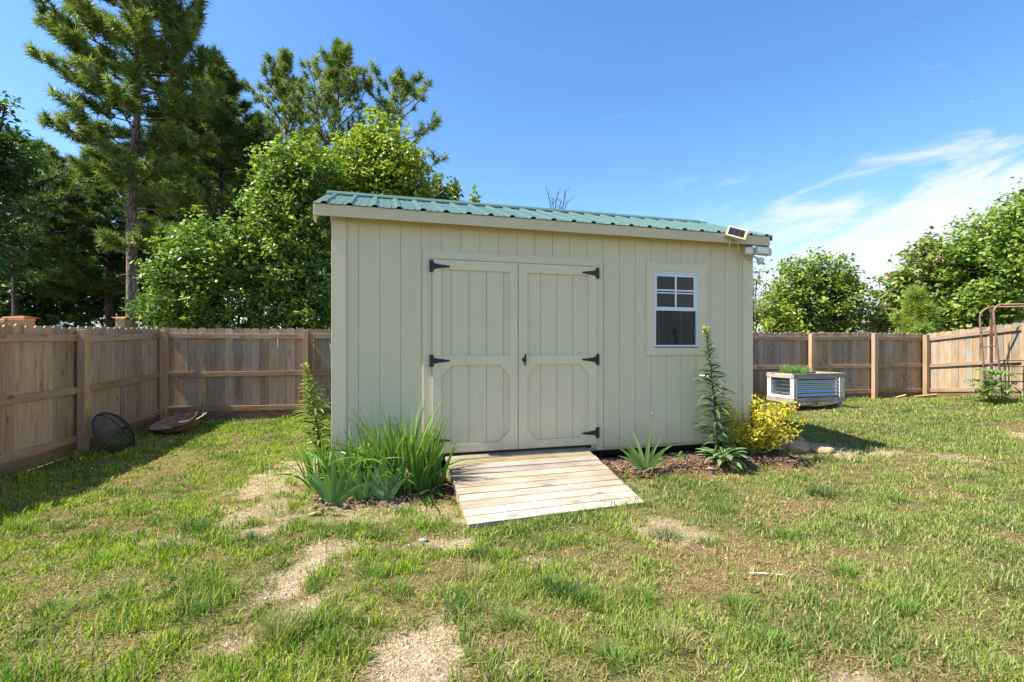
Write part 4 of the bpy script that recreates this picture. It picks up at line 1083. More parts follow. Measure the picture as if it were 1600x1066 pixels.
def lily(p, top, n, Lmax, rng, label, col, col2):
    H = (top - p).length
    r = thing('tall_lily', label, 'lily', p, 0, 'tall lilies by the shed'); t_ = top - p
    pts = [Vector((0, 0, -.02)), t_ * .33 + Vector((.015, 0, 0)), t_ * .66 + Vector((.015, 0, 0)), t_]
    mb = MB(); mb.tube(pts, [.010, .009, .007, .004], 7, (.10, .11, .04, 1)); mb.build('stem', M['stem'], r, smooth=True)
    mb = MB()
    for k in range(n):
        f_ = .10 + .86 * (k / n) ** .92; a = k * 2.39996 + rng.gauss(0, .25)
        i = min(2, int(f_ * 3)); q_ = pts[i].lerp(pts[i + 1], f_ * 3 - i)
        prof = 1.0 if f_ < .55 else max(.16, 1 - (f_ - .55) * 2.05)
        prof *= .6 + .4 * min(1, f_ / .2)
        Ln = Lmax * prof * rng.uniform(.75, 1.12); u_ = rng.uniform(.25, .75) if f_ < .75 else rng.uniform(.5, 1.2)
        t = rng.uniform(.75, 1.25)
        mb.ribbon(q_, Vector((math.cos(a), math.sin(a), u_)), Ln, .034 * (.6 + .4 * prof), rng.uniform(.4, 1.2), 5, Vector((-math.cos(a) + rng.gauss(0, .6), -math.sin(a) + rng.gauss(0, .6), 1.0)), tuple(x * t for x in col) + (1,), peak=.35, base=.35, fold=-.12, col2=tuple(x * t for x in col2) + (1,))
    mb.build('leaves', M['glossleaf'], r)
    mb = MB()
    for k in range(9):
        a = k * 2.4; q_ = t_ + Vector((math.cos(a) * .028, math.sin(a) * .028, -.05 + .012 * k)) if k < 7 else t_ + Vector((math.cos(a) * .008, 0, .01 + .01 * (k - 7)))
        mb.tube([t_ - Vector((0, 0, .06)), q_, q_ + Vector((math.cos(a) * .02, math.sin(a) * .02, .02))], [.002, .011, .003], 6, (.30, .36, .08, 1))
    mb.build('buds', M['leaf'], r, smooth=True)
    return r
p = gpt(1122, 716); lily(p, U(1103, 514, p.y - .05), 210, .27, rg, 'tall lily with whorled leaves standing against the shed below the window', (.055, .12, .035), (.11, .19, .05))
p = gpt(506, 738); lily(p, U(477, 572, p.y), 210, .27, rg, 'tall lily rising left of the shed corner in front of the rear fence', (.09, .18, .03), (.20, .28, .06))

# golden shrub
p = gpt(1177, 706); p.y = min(p.y, 5.75)
gs_ = thing('golden_shrub', 'bright yellow leaved shrub at the right corner of the shed', 'shrub', p)
mb = MB(); lf = MB()
for k in range(64):
    a = rg.uniform(0, 6.28); e = rg.uniform(.45, 2.0)
    d = Vector((math.cos(a), math.sin(a) * .8, e)).normalized(); Ls = rg.uniform(.46, .62) * (1.18 if e > 1.0 else .84)
    if k == 0: d = Vector((.85, -.1, .62)).normalized(); Ls = .68
    if k == 1: d = Vector((.1, -.05, 1)).normalized(); Ls = .60
    pts = [Vector((d.x * .03, d.y * .03, -.01)), d * Ls * .5 + Vector((0, 0, -.02)), d * Ls + Vector((0, 0, .02))]
    mb.tube(pts, [.005, .004, .002], 5, (.12, .085, .045, 1))
    for j in range(62):
        t = rg.uniform(.15, 1.03); q_ = pts[1].lerp(pts[2], t * 2 - 1) if t > .5 else pts[0].lerp(pts[1], t * 2)
        q_ = q_ + Vector((rg.gauss(0, .026), rg.gauss(0, .026), rg.gauss(0, .026)))
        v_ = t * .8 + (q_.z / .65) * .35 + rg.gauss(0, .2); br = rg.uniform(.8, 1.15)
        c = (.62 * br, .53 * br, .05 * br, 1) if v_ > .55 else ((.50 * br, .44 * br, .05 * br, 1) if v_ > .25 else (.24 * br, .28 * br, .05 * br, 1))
        lf.ribbon(q_, Vector((rg.gauss(0, 1), rg.gauss(0, 1), rg.gauss(.5, .6))), rg.uniform(.03, .055), .026, .3, 3, None, c, peak=.45, base=.2)
mb.build('stems', M['darkbark'], gs_); lf.build('foliage', M['gold'], gs_)

# plant tag
p = gpt(1188, 709)
pt = thing('plant_tag', 'white plant tag tilted on the soil under the yellow shrub', 'tag', p)
Mx = Matrix.Translation((0, 0, .055)) @ Matrix.Rotation(R(-38), 4, 'Y') @ Matrix.Rotation(R(52), 4, 'X')
mb = MB(); box_m(mb, Mx, -.035, .035, -.065, .065, 0, .002); mb.build('card', M['white'], pt)
mb = MB(); box_m(mb, Mx, -.006, .006, -.14, -.06, -.003, -.0005); mb.build('stake', M['black'], pt)

# sapling by the arch
p = gpt(1545, 627); p = Vector(((1545 - CX) / F * 9.3, 9.3, 0)); p.z = float(gz(np.array([p.x]), np.array([p.y]))[0])
sap = thing('young_sapling', 'young sapling with drooping compound leaves in front of the arch', 'sapling', p)
mb = MB(); lf = MB()
for k in range(26):
    a = rg.uniform(0, 6.28); hh = rg.uniform(.12, .74); L_ = rg.uniform(.22, .40) * (1 - .35 * abs(hh - .5))
    o_ = Vector((rg.gauss(0, .05), rg.gauss(0, .05), 0)); b0 = Vector((o_.x * .5, o_.y * .5, hh * .5)); d = Vector((math.cos(a), math.sin(a), .55)).normalized()
    pts = [b0]; dd_ = d.copy(); q_ = b0 + Vector((0, 0, hh * .35)); pts.append(q_)
    for j in range(5):
        q_ = q_ + dd_ * L_ / 5; dd_ = (dd_ + Vector((0, 0, -.22))).normalized(); pts.append(q_)
    mb.tube(pts, .004, 5, (.16, .17, .06, 1))
    for j in range(2, 7):
        for s_1 in (-1, 1):
            for rep in range(2):
                side = d.cross(Vector((0, 0, 1))).normalized() * s_1
                t = rg.uniform(.75, 1.3)
                lf.ribbon(pts[j], side + d * rg.uniform(.2, .9) + Vector((0, 0, rg.uniform(-.2, .3))), rg.uniform(.09, .15), .042, rg.uniform(.5, 1.2), 4, Vector((0, 0, 1)), (.17 * t, .28 * t, .06 * t, 1), peak=.4, base=.15)
mb.tube([(0, 0, -.02), (.01, 0, .3), (.0, 0, .6)], [.012, .009, .004], 6, (.12, .11, .06, 1))
for k in range(60):
    a = rg.uniform(0, 6.28); lf.ribbon(Vector((rg.gauss(0, .06), rg.gauss(0, .06), rg.uniform(0, .2))), Vector((math.cos(a), math.sin(a), .7)), .11, .03, .8, 4, Vector((0, 0, 1)), (.06, .13, .03, 1), peak=.4, base=.2)
mb.build('stems', M['stem'], sap); lf.build('leaves', M['leaf'], sap)

# clay clods, lumber scraps, fallen leaf, twig, stones
def clod(name, lab, p, sx, sy, sz, col, seed, cat='clod', group=None):
    rng = np.random.default_rng(seed); nu, nv = 18, 11; V = []; C = []
    for j in range(nv):
        for i in range(nu):
            th = math.pi * (j / (nv - 1)); ph = 2 * math.pi * i / nu
            n_ = np.array([math.sin(th) * math.cos(ph), math.sin(th) * math.sin(ph), math.cos(th)])
            k = .75 + .5 * float(fbm(np.array([n_[0] * 2 + seed]), np.array([n_[1] * 2 + n_[2] * 1.7]), seed)[0]) + rng.normal(0, .09)
            V.append((n_[0] * sx * k, n_[1] * sy * k, n_[2] * sz * k)); t = rng.uniform(.8, 1.15); C.append((col[0] * t, col[1] * t, col[2] * t, 1))
    q = [(j * nu + i, j * nu + (i + 1) % nu, (j + 1) * nu + (i + 1) % nu, (j + 1) * nu + i) for j in range(nv - 1) for i in range(nu)]
    o = mesh_np(name, np.array(V), [np.array(q)], M['tinted'], col=np.array(C)); o.location = p + Vector((0, 0, sz * .25)); return tag(o, lab, cat, group)
clod('clay_clod', 'largest tan clay clod right of the yellow shrub', gpt(1247, 703), .15, .10, .085, (.50, .32, .17), 3, group='clods of dug clay')
clod('clay_clod', 'small knobbly clay clod on top of the largest clod', gpt(1250, 697) + Vector((0, .0, .07)), .05, .045, .045, (.50, .31, .16), 4, group='clods of dug clay')
clod('clay_clod', 'low clay clod at the right end of the dug ridge', gpt(1288, 706), .14, .08, .05, (.48, .32, .18), 5, group='clods of dug clay')
for (a, b, w, lab) in (((1404, 616), (1442, 624), .09, 'longest loose board lying against the foot of the rear fence'), ((1378, 620), (1398, 624), .07, 'short rounded timber offcut left of the loose boards'), ((1456, 620), (1472, 616), .12, 'small tan timber offcut at the right fence corner')):
    pa = G(*a); pb = G(*b); c = (pa + pb) / 2; c = Vector((c.x, min(c.y, 8.15 + FSL * (c.x + 5.92) - .25), 0)); c.z = float(ground_z(c.x, c.y))
    hw = (pb.x - pa.x) / 2; mb = MB(); mb.beam((c.x - hw, c.y + .04, c.z + .08), (c.x + hw, c.y - .04, c.z + .03), .035, w, (0, -.5, 1), (1.3, 1.15, .95, random.random()))
    o = mb.build('timber_offcut', M['post'], off=c, bevel=.004); o.location = c; tag(o, lab, 'timber offcut', 'timber offcuts by the fence')
p = gpt(486, 808); mb = MB(); mb.ribbon(p + Vector((-.03, -.01, .015)), Vector((.6, .8, .25)), .11, .05, .3, 5, Vector((0, 0, 1)), (.42, .42, .25, 1), peak=.45, base=.15)
_place(mb, 'fallen_leaf', 'pale dry fallen leaf lying at the left edge of the mulch', 'leaf', p, M['leaf'], None)
p = gpt(515, 808); mb = MB(); mb.tube([p + Vector((-.10, 0, .012)), p + Vector((0, .008, .016)), p + Vector((.13, -.005, .012))], [.006, .005, .003], 6); _place(mb, 'twig', 'thin brown twig lying in front of the mulch bed', 'twig', p, M['darkbark'], None)
p = gpt(1202, 901); mb = MB(); mb.tube([p + Vector((-.11, .02, .012)), p + Vector((0, 0, .018)), p + Vector((.10, -.01, .012))], [.005, .004, .003], 6, (1, 1, 1, 0)); _place(mb, 'twig', 'pale stick lying in the bare brown patch on the right lawn', 'twig', p, M['palewood'], None)
for k, (px_, py_, s_1, lab) in enumerate(((661, 845, .035, 'whitish stone on the bare sand left of the ramp foot'), (692, 855, .02, 'small pale stone on the sand below the ramp foot'), (405, 757, .03, 'grey stone at the top of the sandy path'), (1110, 734, .03, 'white pebble in front of the broad leaved plant'))):
    clod('stone', lab, gpt(px_, py_), s_1, s_1 * .7, s_1 * .45, (.30, .29, .27), 20 + k, 'stone', 'stones in the lawn')

# ------------------------------------------------------------------ trees
def leaves_np(P, Nrm, size, col, fold=.25):
    """diamond leaves folded along the midrib. P (n,3) base, Nrm (n,3) approximate normal"""
    n = len(P); a = RNG.normal(size=(n, 3)); a[:, 2] -= .35
    a -= Nrm * (a * Nrm).sum(1, keepdims=True); a /= np.linalg.norm(a, axis=1, keepdims=True) + 1e-9
    b = np.cross(Nrm, a); s = size[:, None]
    V = np.stack([P, P + a * s * .45 + b * s * .30 + Nrm * s * fold * .3, P + a * s, P + a * s * .45 - b * s * .30 + Nrm * s * fold * .3], 1).reshape(-1, 3)
    i = (np.arange(n) * 4)[:, None]
    return V, np.concatenate([i + np.array([0, 1, 2]), i + np.array([0, 2, 3])]), np.repeat(col, 4, 0)

def unit(n):
    v = RNG.normal(size=(n, 3)); return v / np.linalg.norm(v, axis=1, keepdims=True)

def decid(name, label, cat, base, blobs, dens, lsize, pal, group, trunk_r=.1, bark='darkbark', per=18, sig=.16, twig=True, hollow=.45, mat='leaf', stems=1):
    """blobs: (centre Vector, rx, ry, rz) in world space; dens: clusters per square metre of blob surface"""
    base = Vector(base); r = thing(name, label, cat, base, 0, group)
    LV, LF, LC = [], [], []; off = 0
    tr = MB(); topz = max(b[0].z for b in blobs)
    main = [Vector((0, 0, -.1))]
    cen = sum((b[0] for b in blobs), Vector()) / len(blobs) - base
    for f_ in (.3, .6, .9): main.append(Vector((cen.x * f_ + RNG.normal(0, .05), cen.y * f_ + RNG.normal(0, .05), (topz - base.z) * f_)))
    tr.tube(main, [trunk_r, trunk_r * .8, trunk_r * .5, trunk_r * .15], 8)
    for (c, rx, ry, rz_) in blobs:
        c = Vector(c) - base; ar = 4 * math.pi * ((rx * ry) ** 1.6 / 3 + (rx * rz_) ** 1.6 / 3 + (ry * rz_) ** 1.6 / 3) ** (1 / 1.6)
        n = max(8, int(ar * dens)); d = unit(n)
        rad = hollow + (1 - hollow) * RNG.random(n) ** .6; rad = rad * (.86 + .34 * RNG.random(n))
        P = np.array(c) + d * rad[:, None] * np.array([rx, ry, rz_])
        k = P[:, 2] > .25; P = P[k]; d = d[k]; n = len(P)
        zf = max(0.0, min(.85, (c.z * .55) / max(.1, topz - base.z))); i = min(2, int(zf / .3)); st = main[i].lerp(main[i + 1], (zf - .3 * i) / .3)
        tr.tube([st, st.lerp(c, .5) + Vector((0, 0, .1 * rz_)), c], [trunk_r * .45, trunk_r * .3, trunk_r * .15], 6)
        if twig:
            for j in RNG.choice(n, min(n, 26), replace=False): tr.tube([c * .85 + Vector(P[j]) * .15, (c + Vector(P[j])) / 2 + Vector((0, 0, -.05)), Vector(P[j])], [trunk_r * .13, trunk_r * .09, .004], 4)
        m = RNG.poisson(per, n); idx = np.repeat(np.arange(n), m); N = len(idx)
        tw = d * .8 + np.array([0, 0, .35]) + RNG.normal(0, .5, (n, 3)); tw /= np.linalg.norm(tw, axis=1, keepdims=True)
        al = RNG.random(N) ** .8 * sig * 3.2 - sig * .8; rr_ = sig * .55
        pp = P[idx] + tw[idx] * al[:, None] + RNG.normal(0, rr_, (N, 3)) * np.array([1, 1, .7]) * (1.1 - .5 * np.clip(al / (sig * 2.4), 0, 1))[:, None]
        nr = d[idx] * .35 + np.array([0, 0, .75]) + RNG.normal(0, .55, (N, 3)); nr /= np.linalg.norm(nr, axis=1, keepdims=True)
        tone = RNG.random(n)[idx]; pal_ = np.asarray(pal)
        w = np.clip(tone * (len(pal_) - 1) + RNG.normal(0, .35, N), 0, len(pal_) - 1.001); i0 = w.astype(int); fr = (w - i0)[:, None]
        cc = (pal_[i0] * (1 - fr) + pal_[i0 + 1] * fr) * (.8 + .4 * RNG.random((N, 1)))
        V, Fc, C = leaves_np(pp, nr, lsize * (.65 + .7 * RNG.random(N)), np.concatenate([cc, np.ones((N, 1))], 1))
        LV.append(V); LF.append(Fc + off); LC.append(C); off += len(V)
    tr.build('trunk', M[bark], r, smooth=True)
    mesh_np('crown', np.concatenate(LV), [np.concatenate(LF)], M[mat], r, np.concatenate(LC))
    return r

def tuft_templates(k, n, L, w):
    out = []
    for _ in range(k):
        v = unit(n); v[:, 2] = np.abs(v[:, 2]) * .9 + .15 * RNG.normal(size=n); v /= np.linalg.norm(v, axis=1, keepdims=True)
        l_ = L * (.75 + .4 * RNG.random(n)); s = np.cross(v, unit(n)); s /= np.linalg.norm(s, axis=1, keepdims=True)
        st = np.stack([np.zeros(n), np.zeros(n), -L * .9 * RNG.random(n)], 1)
        out.append(np.stack([st - s * w / 2, st + s * w / 2, st + v * l_[:, None] + np.array([0, 0, -.0])], 1).reshape(-1, 3))
    return out
TT = tuft_templates(6, 48, .25, .030)

def pine(name, label, base, H, h0, Lmax, seed, group, nbr=46, bend=(0, 0), trunk_r=.17, prof=None, bark='bark', pal=None, dead=4, tsc=1.0, low=None, elev=(.05, .85), sub=7, op=False):
    rng = random.Random(seed); base = Vector(base); r = thing(name, label, 'tree', base, 0, group)
    pal = pal or ((.085, .145, .032), (.16, .235, .055), (.30, .35, .10))
    axis_pt = lambda h: Vector((bend[0] * (h / H) ** 1.5, bend[1] * (h / H) ** 1.5, h))
    tr = MB(); hs = np.linspace(-.15, H, 14)
    tr.tube([axis_pt(max(h, 0)) + Vector((rng.gauss(0, .03), rng.gauss(0, .03), min(h, 0))) for h in hs], [trunk_r * max(.06, (1 - .9 * (h / H)) ) * (1.25 if h < .3 else 1) for h in hs], 10)
    T = []  # tuft positions, directions
    def branch(h, az, L, el):
        o = axis_pt(h); d = Vector((math.cos(az) * math.cos(el), math.sin(az) * math.cos(el), math.sin(el)))
        pts = [o]; q = o.copy(); n = 6; dd = d.copy()
        for j in range(n):
            dd = (dd + Vector((rng.gauss(0, .08), rng.gauss(0, .08), (-.05 if j < 2 else .13) + rng.gauss(0, .04)))).normalized(); q = q + dd * L / n; pts.append(q)
        rb = max(.012, .030 * L * .5); tr.tube(pts, [rb * (1 - .8 * j / n) for j in range(n + 1)], 5)
        T.append((pts[-1], dd))
        for j in range(sub):
            f_ = .30 + .68 * (j + rng.random()) / sub; i = min(n - 1, int(f_ * n)); b = pts[i].lerp(pts[i + 1], f_ * n - i)
            side = dd.cross(Vector((0, 0, 1))).normalized() * (1 if j % 2 else -1)
            sd = (dd * rng.uniform(.5, 1.1) + side * rng.uniform(.5, 1.1) + Vector((0, 0, rng.uniform(-.1, .6)))).normalized(); sl = L * rng.uniform(.16, .34) * (1.15 - f_ * .5)
            e_ = b + sd * sl; m_ = b + sd * sl * .5 + Vector((0, 0, -.03)); tr.tube([b, m_, e_], [rb * .35, rb * .28, .006], 4)
            T.append((e_, (sd + Vector((0, 0, .4))).normalized()))
            if op: continue
            T.append((m_, (sd + Vector((rng.gauss(0, .4), rng.gauss(0, .4), .5))).normalized()))
            if sl > .35:
                T.append((b.lerp(e_, .78) + Vector((rng.gauss(0, .08), rng.gauss(0, .08), .04)), (sd + Vector((rng.gauss(0, .6), rng.gauss(0, .6), .3))).normalized()))
                T.append((b.lerp(e_, .9) + Vector((rng.gauss(0, .12), rng.gauss(0, .12), .02)), (sd + Vector((rng.gauss(0, .7), rng.gauss(0, .7), .3))).normalized()))
    for k in range(nbr):
        t = (k + rng.random()) / nbr; h = h0 + (H - h0) * t ** .92
        Lk = Lmax * (prof(t) if prof else (min(1, .45 + 2.2 * t) * (1 - t ** 1.7) + .06)) * (rng.uniform(.45, 1.2) if op else rng.uniform(.6, 1.15))
        branch(min(h, H * .99), k * 2.4 + rng.gauss(0, .35), Lk, elev[0] + (elev[1] - elev[0]) * t + rng.gauss(0, .12))
    T.append((axis_pt(H), Vector((0, 0, 1)))); T.append((axis_pt(H * .985), Vector((.3, 0, 1)).normalized()))
    for (h, az, L) in (low or []): branch(h, az, L, .12)
    for k in range(dead):
        h = h0 * rng.uniform(.55, .98); az = rng.uniform(0, 6.28); L = rng.uniform(.3, .8); o = axis_pt(h)
        d = Vector((math.cos(az), math.sin(az), rng.uniform(-.1, .4))); tr.tube([o, o + d * L * .5, o + d * L + Vector((0, 0, -.08))], [.022, .014, .005], 5)
    tr.build('trunk', M[bark], r, smooth=True)
    n = len(T); ti = RNG.integers(0, 6, n); V = np.zeros((n, TT[0].shape[0], 3), np.float32); Cc = np.zeros((n, TT[0].shape[0], 4), np.float32); pal_ = np.asarray(pal)
    for i, (p, d) in enumerate(T):
        m = np.array(d.to_track_quat('Z', 'Y').to_matrix()); V[i] = TT[ti[i]] @ m.T * (tsc * rng.uniform(.8, 1.2)) + np.array(p)
        w = rng.random() * (len(pal_) - 1); a = int(w); c = pal_[a] * (1 - (w - a)) + pal_[min(a + 1, len(pal_) - 1)] * (w - a)
        Cc[i, :, :3] = c; Cc[i, :, 3] = 1
    Cc[..., :3] *= (.8 + .4 * RNG.random((n, TT[0].shape[0] // 3, 1))).repeat(3, 1)
    mesh_np('crown', V.reshape(-1, 3), [np.arange(n * TT[0].shape[0]).reshape(-1, 3)], M['needle'], r, Cc.reshape(-1, 4))
    return r
def copy_tree(o, loc, rz=0, sc=(1, 1, 1), label=None):
    c = o.copy(); COL.objects.link(c); c.location = loc; c.rotation_euler = (0, 0, rz); c.scale = sc
    if label: c['label'] = label
    for ch in list(o.children):
        k = ch.copy(); COL.objects.link(k); k.parent = c
    return c
def gbase(px_, Yy): return Vector(((px_ - CX) / F * Yy, Yy, 0.05))
PG = 'pines beyond the left fence'
def pz_of(py_, Yy): return CAMZ - (py_ - HY) / F * Yy
# the big pine
pine('pine_tree', 'biggest pine with a pale lit trunk standing left, cut by the top of the photo', gbase(203, 13), 14.5, 5.3, 2.2, 4, PG, nbr=128, bend=(.35, 0), trunk_r=.165,
     prof=lambda t: min(1, .55 + 1.6 * t) * (1 - max(0, t - .30) ** 1.25 * 1.42) , low=[(4.05, math.pi * .98, .9), (4.1, -.5, 1.0), (4.0, -1.6, .8), (5.0, .1, 2.0)], dead=7, sub=8, tsc=.92)
D = ((.055, .11, .03), (.10, .17, .042), (.17, .23, .06))
p2 = pine('pine_tree', 'dense dark pine just right of the biggest pine', gbase(345, 16.5), pz_of(108, 16.5), 3.6, 3.0, 8, PG, nbr=76, trunk_r=.17, bark='darkbark', sub=7, pal=D, prof=lambda t: min(1, .75 + t) * (1 - t ** 1.5) + .08)
pine('pine_tree', 'slender pine with open branches, left of the two narrow tops', gbase(447, 18), pz_of(86, 18), 4.6, 2.7, 12, PG, nbr=64, trunk_r=.12, sub=7, elev=(.25, 1.0), op=True, tsc=.95)
pine('pine_tree', 'slender pine whose top is the highest right of the big one', gbase(528, 17), pz_of(74, 17), 4.4, 2.8, 15, PG, nbr=72, trunk_r=.12, sub=7, elev=(.2, 1.0), op=True, tsc=.95)
pine('pine_tree', 'rightmost pine reaching sideways with scattered tufts over the shed roof', gbase(612, 18.5), pz_of(132, 18.5), 4.2, 3.0, 19, PG, nbr=44, trunk_r=.11, bend=(.35, 0), sub=7, op=True, elev=(.1, .9), prof=lambda t: .35 + .75 * (1 - t) ** .8)
copy_tree(p2, gbase(300, 20), 2.1, (1.05, 1.05, .96), 'dark pine filling the gap behind the biggest pine')
copy_tree(p2, gbase(395, 19), 4.0, (.8, .8, .92), 'dark pine between the dense pine and the slender pines')
copy_tree(p2, gbase(480, 21), 5.2, (.95, .95, .98), 'dark pine filling in between the two slender pine tops')
copy_tree(p2, gbase(330, 22), 0.6, (1.05, 1.05, 1.12), 'far dark pine standing behind the dense dark pine')
copy_tree(p2, gbase(408, 23), 3.1, (1.0, 1.0, 1.12), 'far dark pine filling the gap left of the slender pines')
copy_tree(p2, gbase(70, 22), 2.6, (1.2, 1.2, .95), 'far dark pine between the left edge and the biggest pine')
copy_tree(p2, gbase(172, 18.5), 1.1, (1.15, 1.15, .80), 'dark pine with a thin trunk directly left of the biggest pine trunk')
p0 = pine('pine_tree', 'dark pine near the left edge with a bare thin lower trunk', gbase(22, 15.5), pz_of(215, 15.5), 3.3, 2.8, 23, PG, nbr=50, trunk_r=.12, bark='darkbark', sub=7, dead=8, pal=D, op=True)
copy_tree(p0, gbase(255, 21), 3.1, (1.2, 1.2, 1.15), 'farthest dark pine seen right behind the biggest pine trunk')
copy_tree(p0, gbase(-70, 17), 5.0, (1.1, 1.1, 1.15), 'dark pine mostly outside the left edge of the photo')

GREEN = ((.06, .125, .025), (.11, .20, .035), (.16, .26, .05), (.24, .33, .06))
LIME = ((.10, .18, .025), (.18, .27, .03), (.27, .35, .04), (.36, .40, .05))
DULL = ((.075, .12, .04), (.12, .175, .05), (.165, .22, .06), (.21, .25, .07))
DARK = ((.03, .075, .02), (.05, .11, .028), (.08, .15, .04))
DG = 'leafy trees beyond the fence'
def B(px_, py_, rxp, ryp, Yy, ryd=None):
    k = Yy / F; return (U(px_, py_, Yy), rxp * k, (ryd if ryd else min(rxp, ryp) * k * 1.0), ryp * k)
Yt = 10.6
decid('leafy_tree', 'bright green bushy tree left of the shed behind the fence, lowest of the group', 'tree', gbase(310, Yt),
      [B(330, 405, 62, 52, Yt), B(288, 440, 42, 44, Yt), B(295, 495, 56, 40, Yt), B(350, 480, 55, 60, Yt + .2), B(375, 400, 35, 40, Yt + .2), B(255, 480, 28, 30, Yt)], 21, .105, GREEN[:3] + LIME[2:3], DG, .09, per=26, sig=.14, hollow=.35)
Yt = 11.2
decid('leafy_tree', 'tall light green tree rising directly behind the left end of the shed', 'tree', gbase(455, Yt),
      [B(448, 285, 40, 42, Yt), B(475, 270, 42, 42, Yt), B(430, 335, 42, 46, Yt), B(470, 350, 60, 55, Yt), B(446, 420, 62, 60, Yt), B(500, 430, 40, 60, Yt + .3), B(430, 480, 65, 45, Yt), B(495, 300, 40, 45, Yt + .3), B(500, 490, 40, 40, Yt)], 20, .105, LIME[:1] + GREEN[1:] + LIME[2:3], DG, .12, per=26, sig=.15, hollow=.35)
Yt = 12.5
decid('leafy_tree', 'yellow green tree showing above the left end of the green roof', 'tree', gbase(595, Yt),
      [B(592, 225, 32, 40, Yt), B(560, 255, 38, 42, Yt), B(620, 262, 42, 42, Yt), B(590, 300, 70, 40, Yt), B(540, 300, 35, 35, Yt), B(640, 300, 30, 28, Yt), B(590, 360, 60, 50, Yt)], 20, .11, LIME, DG, .11, per=24, sig=.16, hollow=.35)
Yt = 14
decid('leafy_tree', 'small dark leaved treetop just above the roof right of the yellow green tree', 'tree', gbase(692, Yt), [B(690, 303, 22, 20, Yt), B(668, 318, 22, 22, Yt), B(705, 320, 18, 18, Yt), B(690, 360, 30, 40, Yt)], 20, .13, DULL, DG, .08, per=16, sig=.13)
decid('leafy_sprig', 'small light green sprig poking above the roof ridge', 'tree', gbase(744, 12), [B(745, 312, 6, 12, 12), B(741, 322, 7, 10, 12)], 26, .12, LIME, DG, .03, per=10, sig=.06)
mb = MB(); bt_ = gbase(868, 22)
for px_, tp in ((853, 292), (862, 308), (872, 300), (884, 296), (888, 312), (877, 312)):
    a = U(868 + (px_ - 868) * .4, 350, 22); b = U(px_, tp, 22); m_ = a.lerp(b, .5) + Vector((RNG.normal(0, .06), 0, 0))
    mb.tube([a, m_, b], [.035, .022, .008], 5)
    for j in range(4):
        q_ = m_.lerp(b, .1 + .22 * j); mb.tube([q_, q_ + Vector((RNG.normal(0, .18), RNG.normal(0, .1), .3))], [.014, .005], 4)
mb.tube([bt_, U(868, 400, 22), U(868, 340, 22)], [.12, .08, .045], 6)
for px_ in (858, 864, 873, 880): mb.tube([U(868, 375, 22), U(868 + (px_ - 868) * .4, 350, 22)], [.04, .035], 5)
_place(mb, 'bare_tree', 'leafless grey twigs showing above the middle of the shed roof', 'tree', bt_, M['darkbark'], None)
Yt = 11
decid('leafy_tree', 'dark green tree cut by the left edge of the photo', 'tree', gbase(-35, Yt), [B(-20, 215, 40, 40, Yt), B(-30, 290, 55, 60, Yt), B(5, 260, 30, 35, Yt), B(-40, 380, 60, 60, Yt), B(8, 165, 14, 16, Yt)], 15, .13, DARK, DG, .12, per=16, sig=.16)
for k, (px_, py_, rx_, ry_, Yt, lab) in enumerate(((60, 455, 75, 55, 20, 'shaded understorey tree behind the copper capped posts'), (130, 435, 70, 60, 22, 'shaded understorey tree left of the biggest pine trunk'), (235, 440, 60, 60, 21, 'shaded understorey tree right behind the biggest pine trunk'), (-10, 470, 60, 50, 19, 'shaded understorey bush at the left edge above the fence'))):
    decid('understorey_tree', lab, 'tree', gbase(px_, Yt), [B(px_, py_, rx_, ry_, Yt), B(px_ - rx_ * .5, py_ + 25, rx_ * .6, ry_ * .7, Yt), B(px_ + rx_ * .5, py_ + 15, rx_ * .6, ry_ * .7, Yt)], 5.0, .24, DULL if k % 2 else DARK, 'understorey beyond the left fence', .1, per=14, sig=.3, twig=False)
# right side
Yt = 15
decid('leafy_tree', 'round green tree standing alone behind the right part of the rear fence', 'tree', gbase(1275, Yt),
      [B(1285, 430, 38, 30, Yt), B(1250, 440, 34, 28, Yt), B(1310, 455, 36, 32, Yt), B(1240, 475, 38, 34, Yt), B(1285, 475, 55, 40, Yt), B(1320, 492, 30, 26, Yt), B(1230, 500, 40, 25, Yt), B(1280, 510, 60, 25, Yt)], 17, .12, DULL[:2] + LIME[1:3] + GREEN[2:], DG, .12, per=20, sig=.17, hollow=.35)
Yt = 13
decid('leafy_tree', 'wispy pale green tree peeking out at the right corner of the shed', 'tree', gbase(1172, Yt), [B(1182, 440, 12, 25, Yt), B(1176, 480, 22, 30, Yt), B(1190, 475, 16, 22, Yt), B(1170, 420, 14, 30, Yt)], 9, .085, ((.14, .20, .08), (.20, .26, .11), (.26, .30, .15)), DG, .06, per=12, sig=.16)
Yt = 12.8
decid('leafy_shrub', 'light green bush filling the fence line right of the shed corner', 'shrub', gbase(1195, Yt), [B(1195, 500, 35, 22, Yt), B(1225, 503, 22, 18, Yt)], 20, .11, LIME, DG, .05, per=16, sig=.12)
Yt = 15
decid('leafy_tree', 'tree with reddish tips left of the largest right tree', 'tree', gbase(1445, Yt),
      [B(1462, 405, 22, 32, Yt), B(1440, 430, 28, 30, Yt), B(1485, 430, 30, 35, Yt), B(1410, 455, 26, 26, Yt), B(1450, 465, 48, 36, Yt), B(1400, 480, 22, 22, Yt), B(1500, 470, 45, 45, Yt), B(1390, 497, 22, 16, Yt), B(1440, 500, 50, 25, Yt)], 16, .15, ((.28, .14, .08), (.12, .17, .05), (.15, .23, .05), (.21, .29, .06), (.27, .32, .07)), DG, .12, per=20, sig=.17, hollow=.35)
Yt = 14
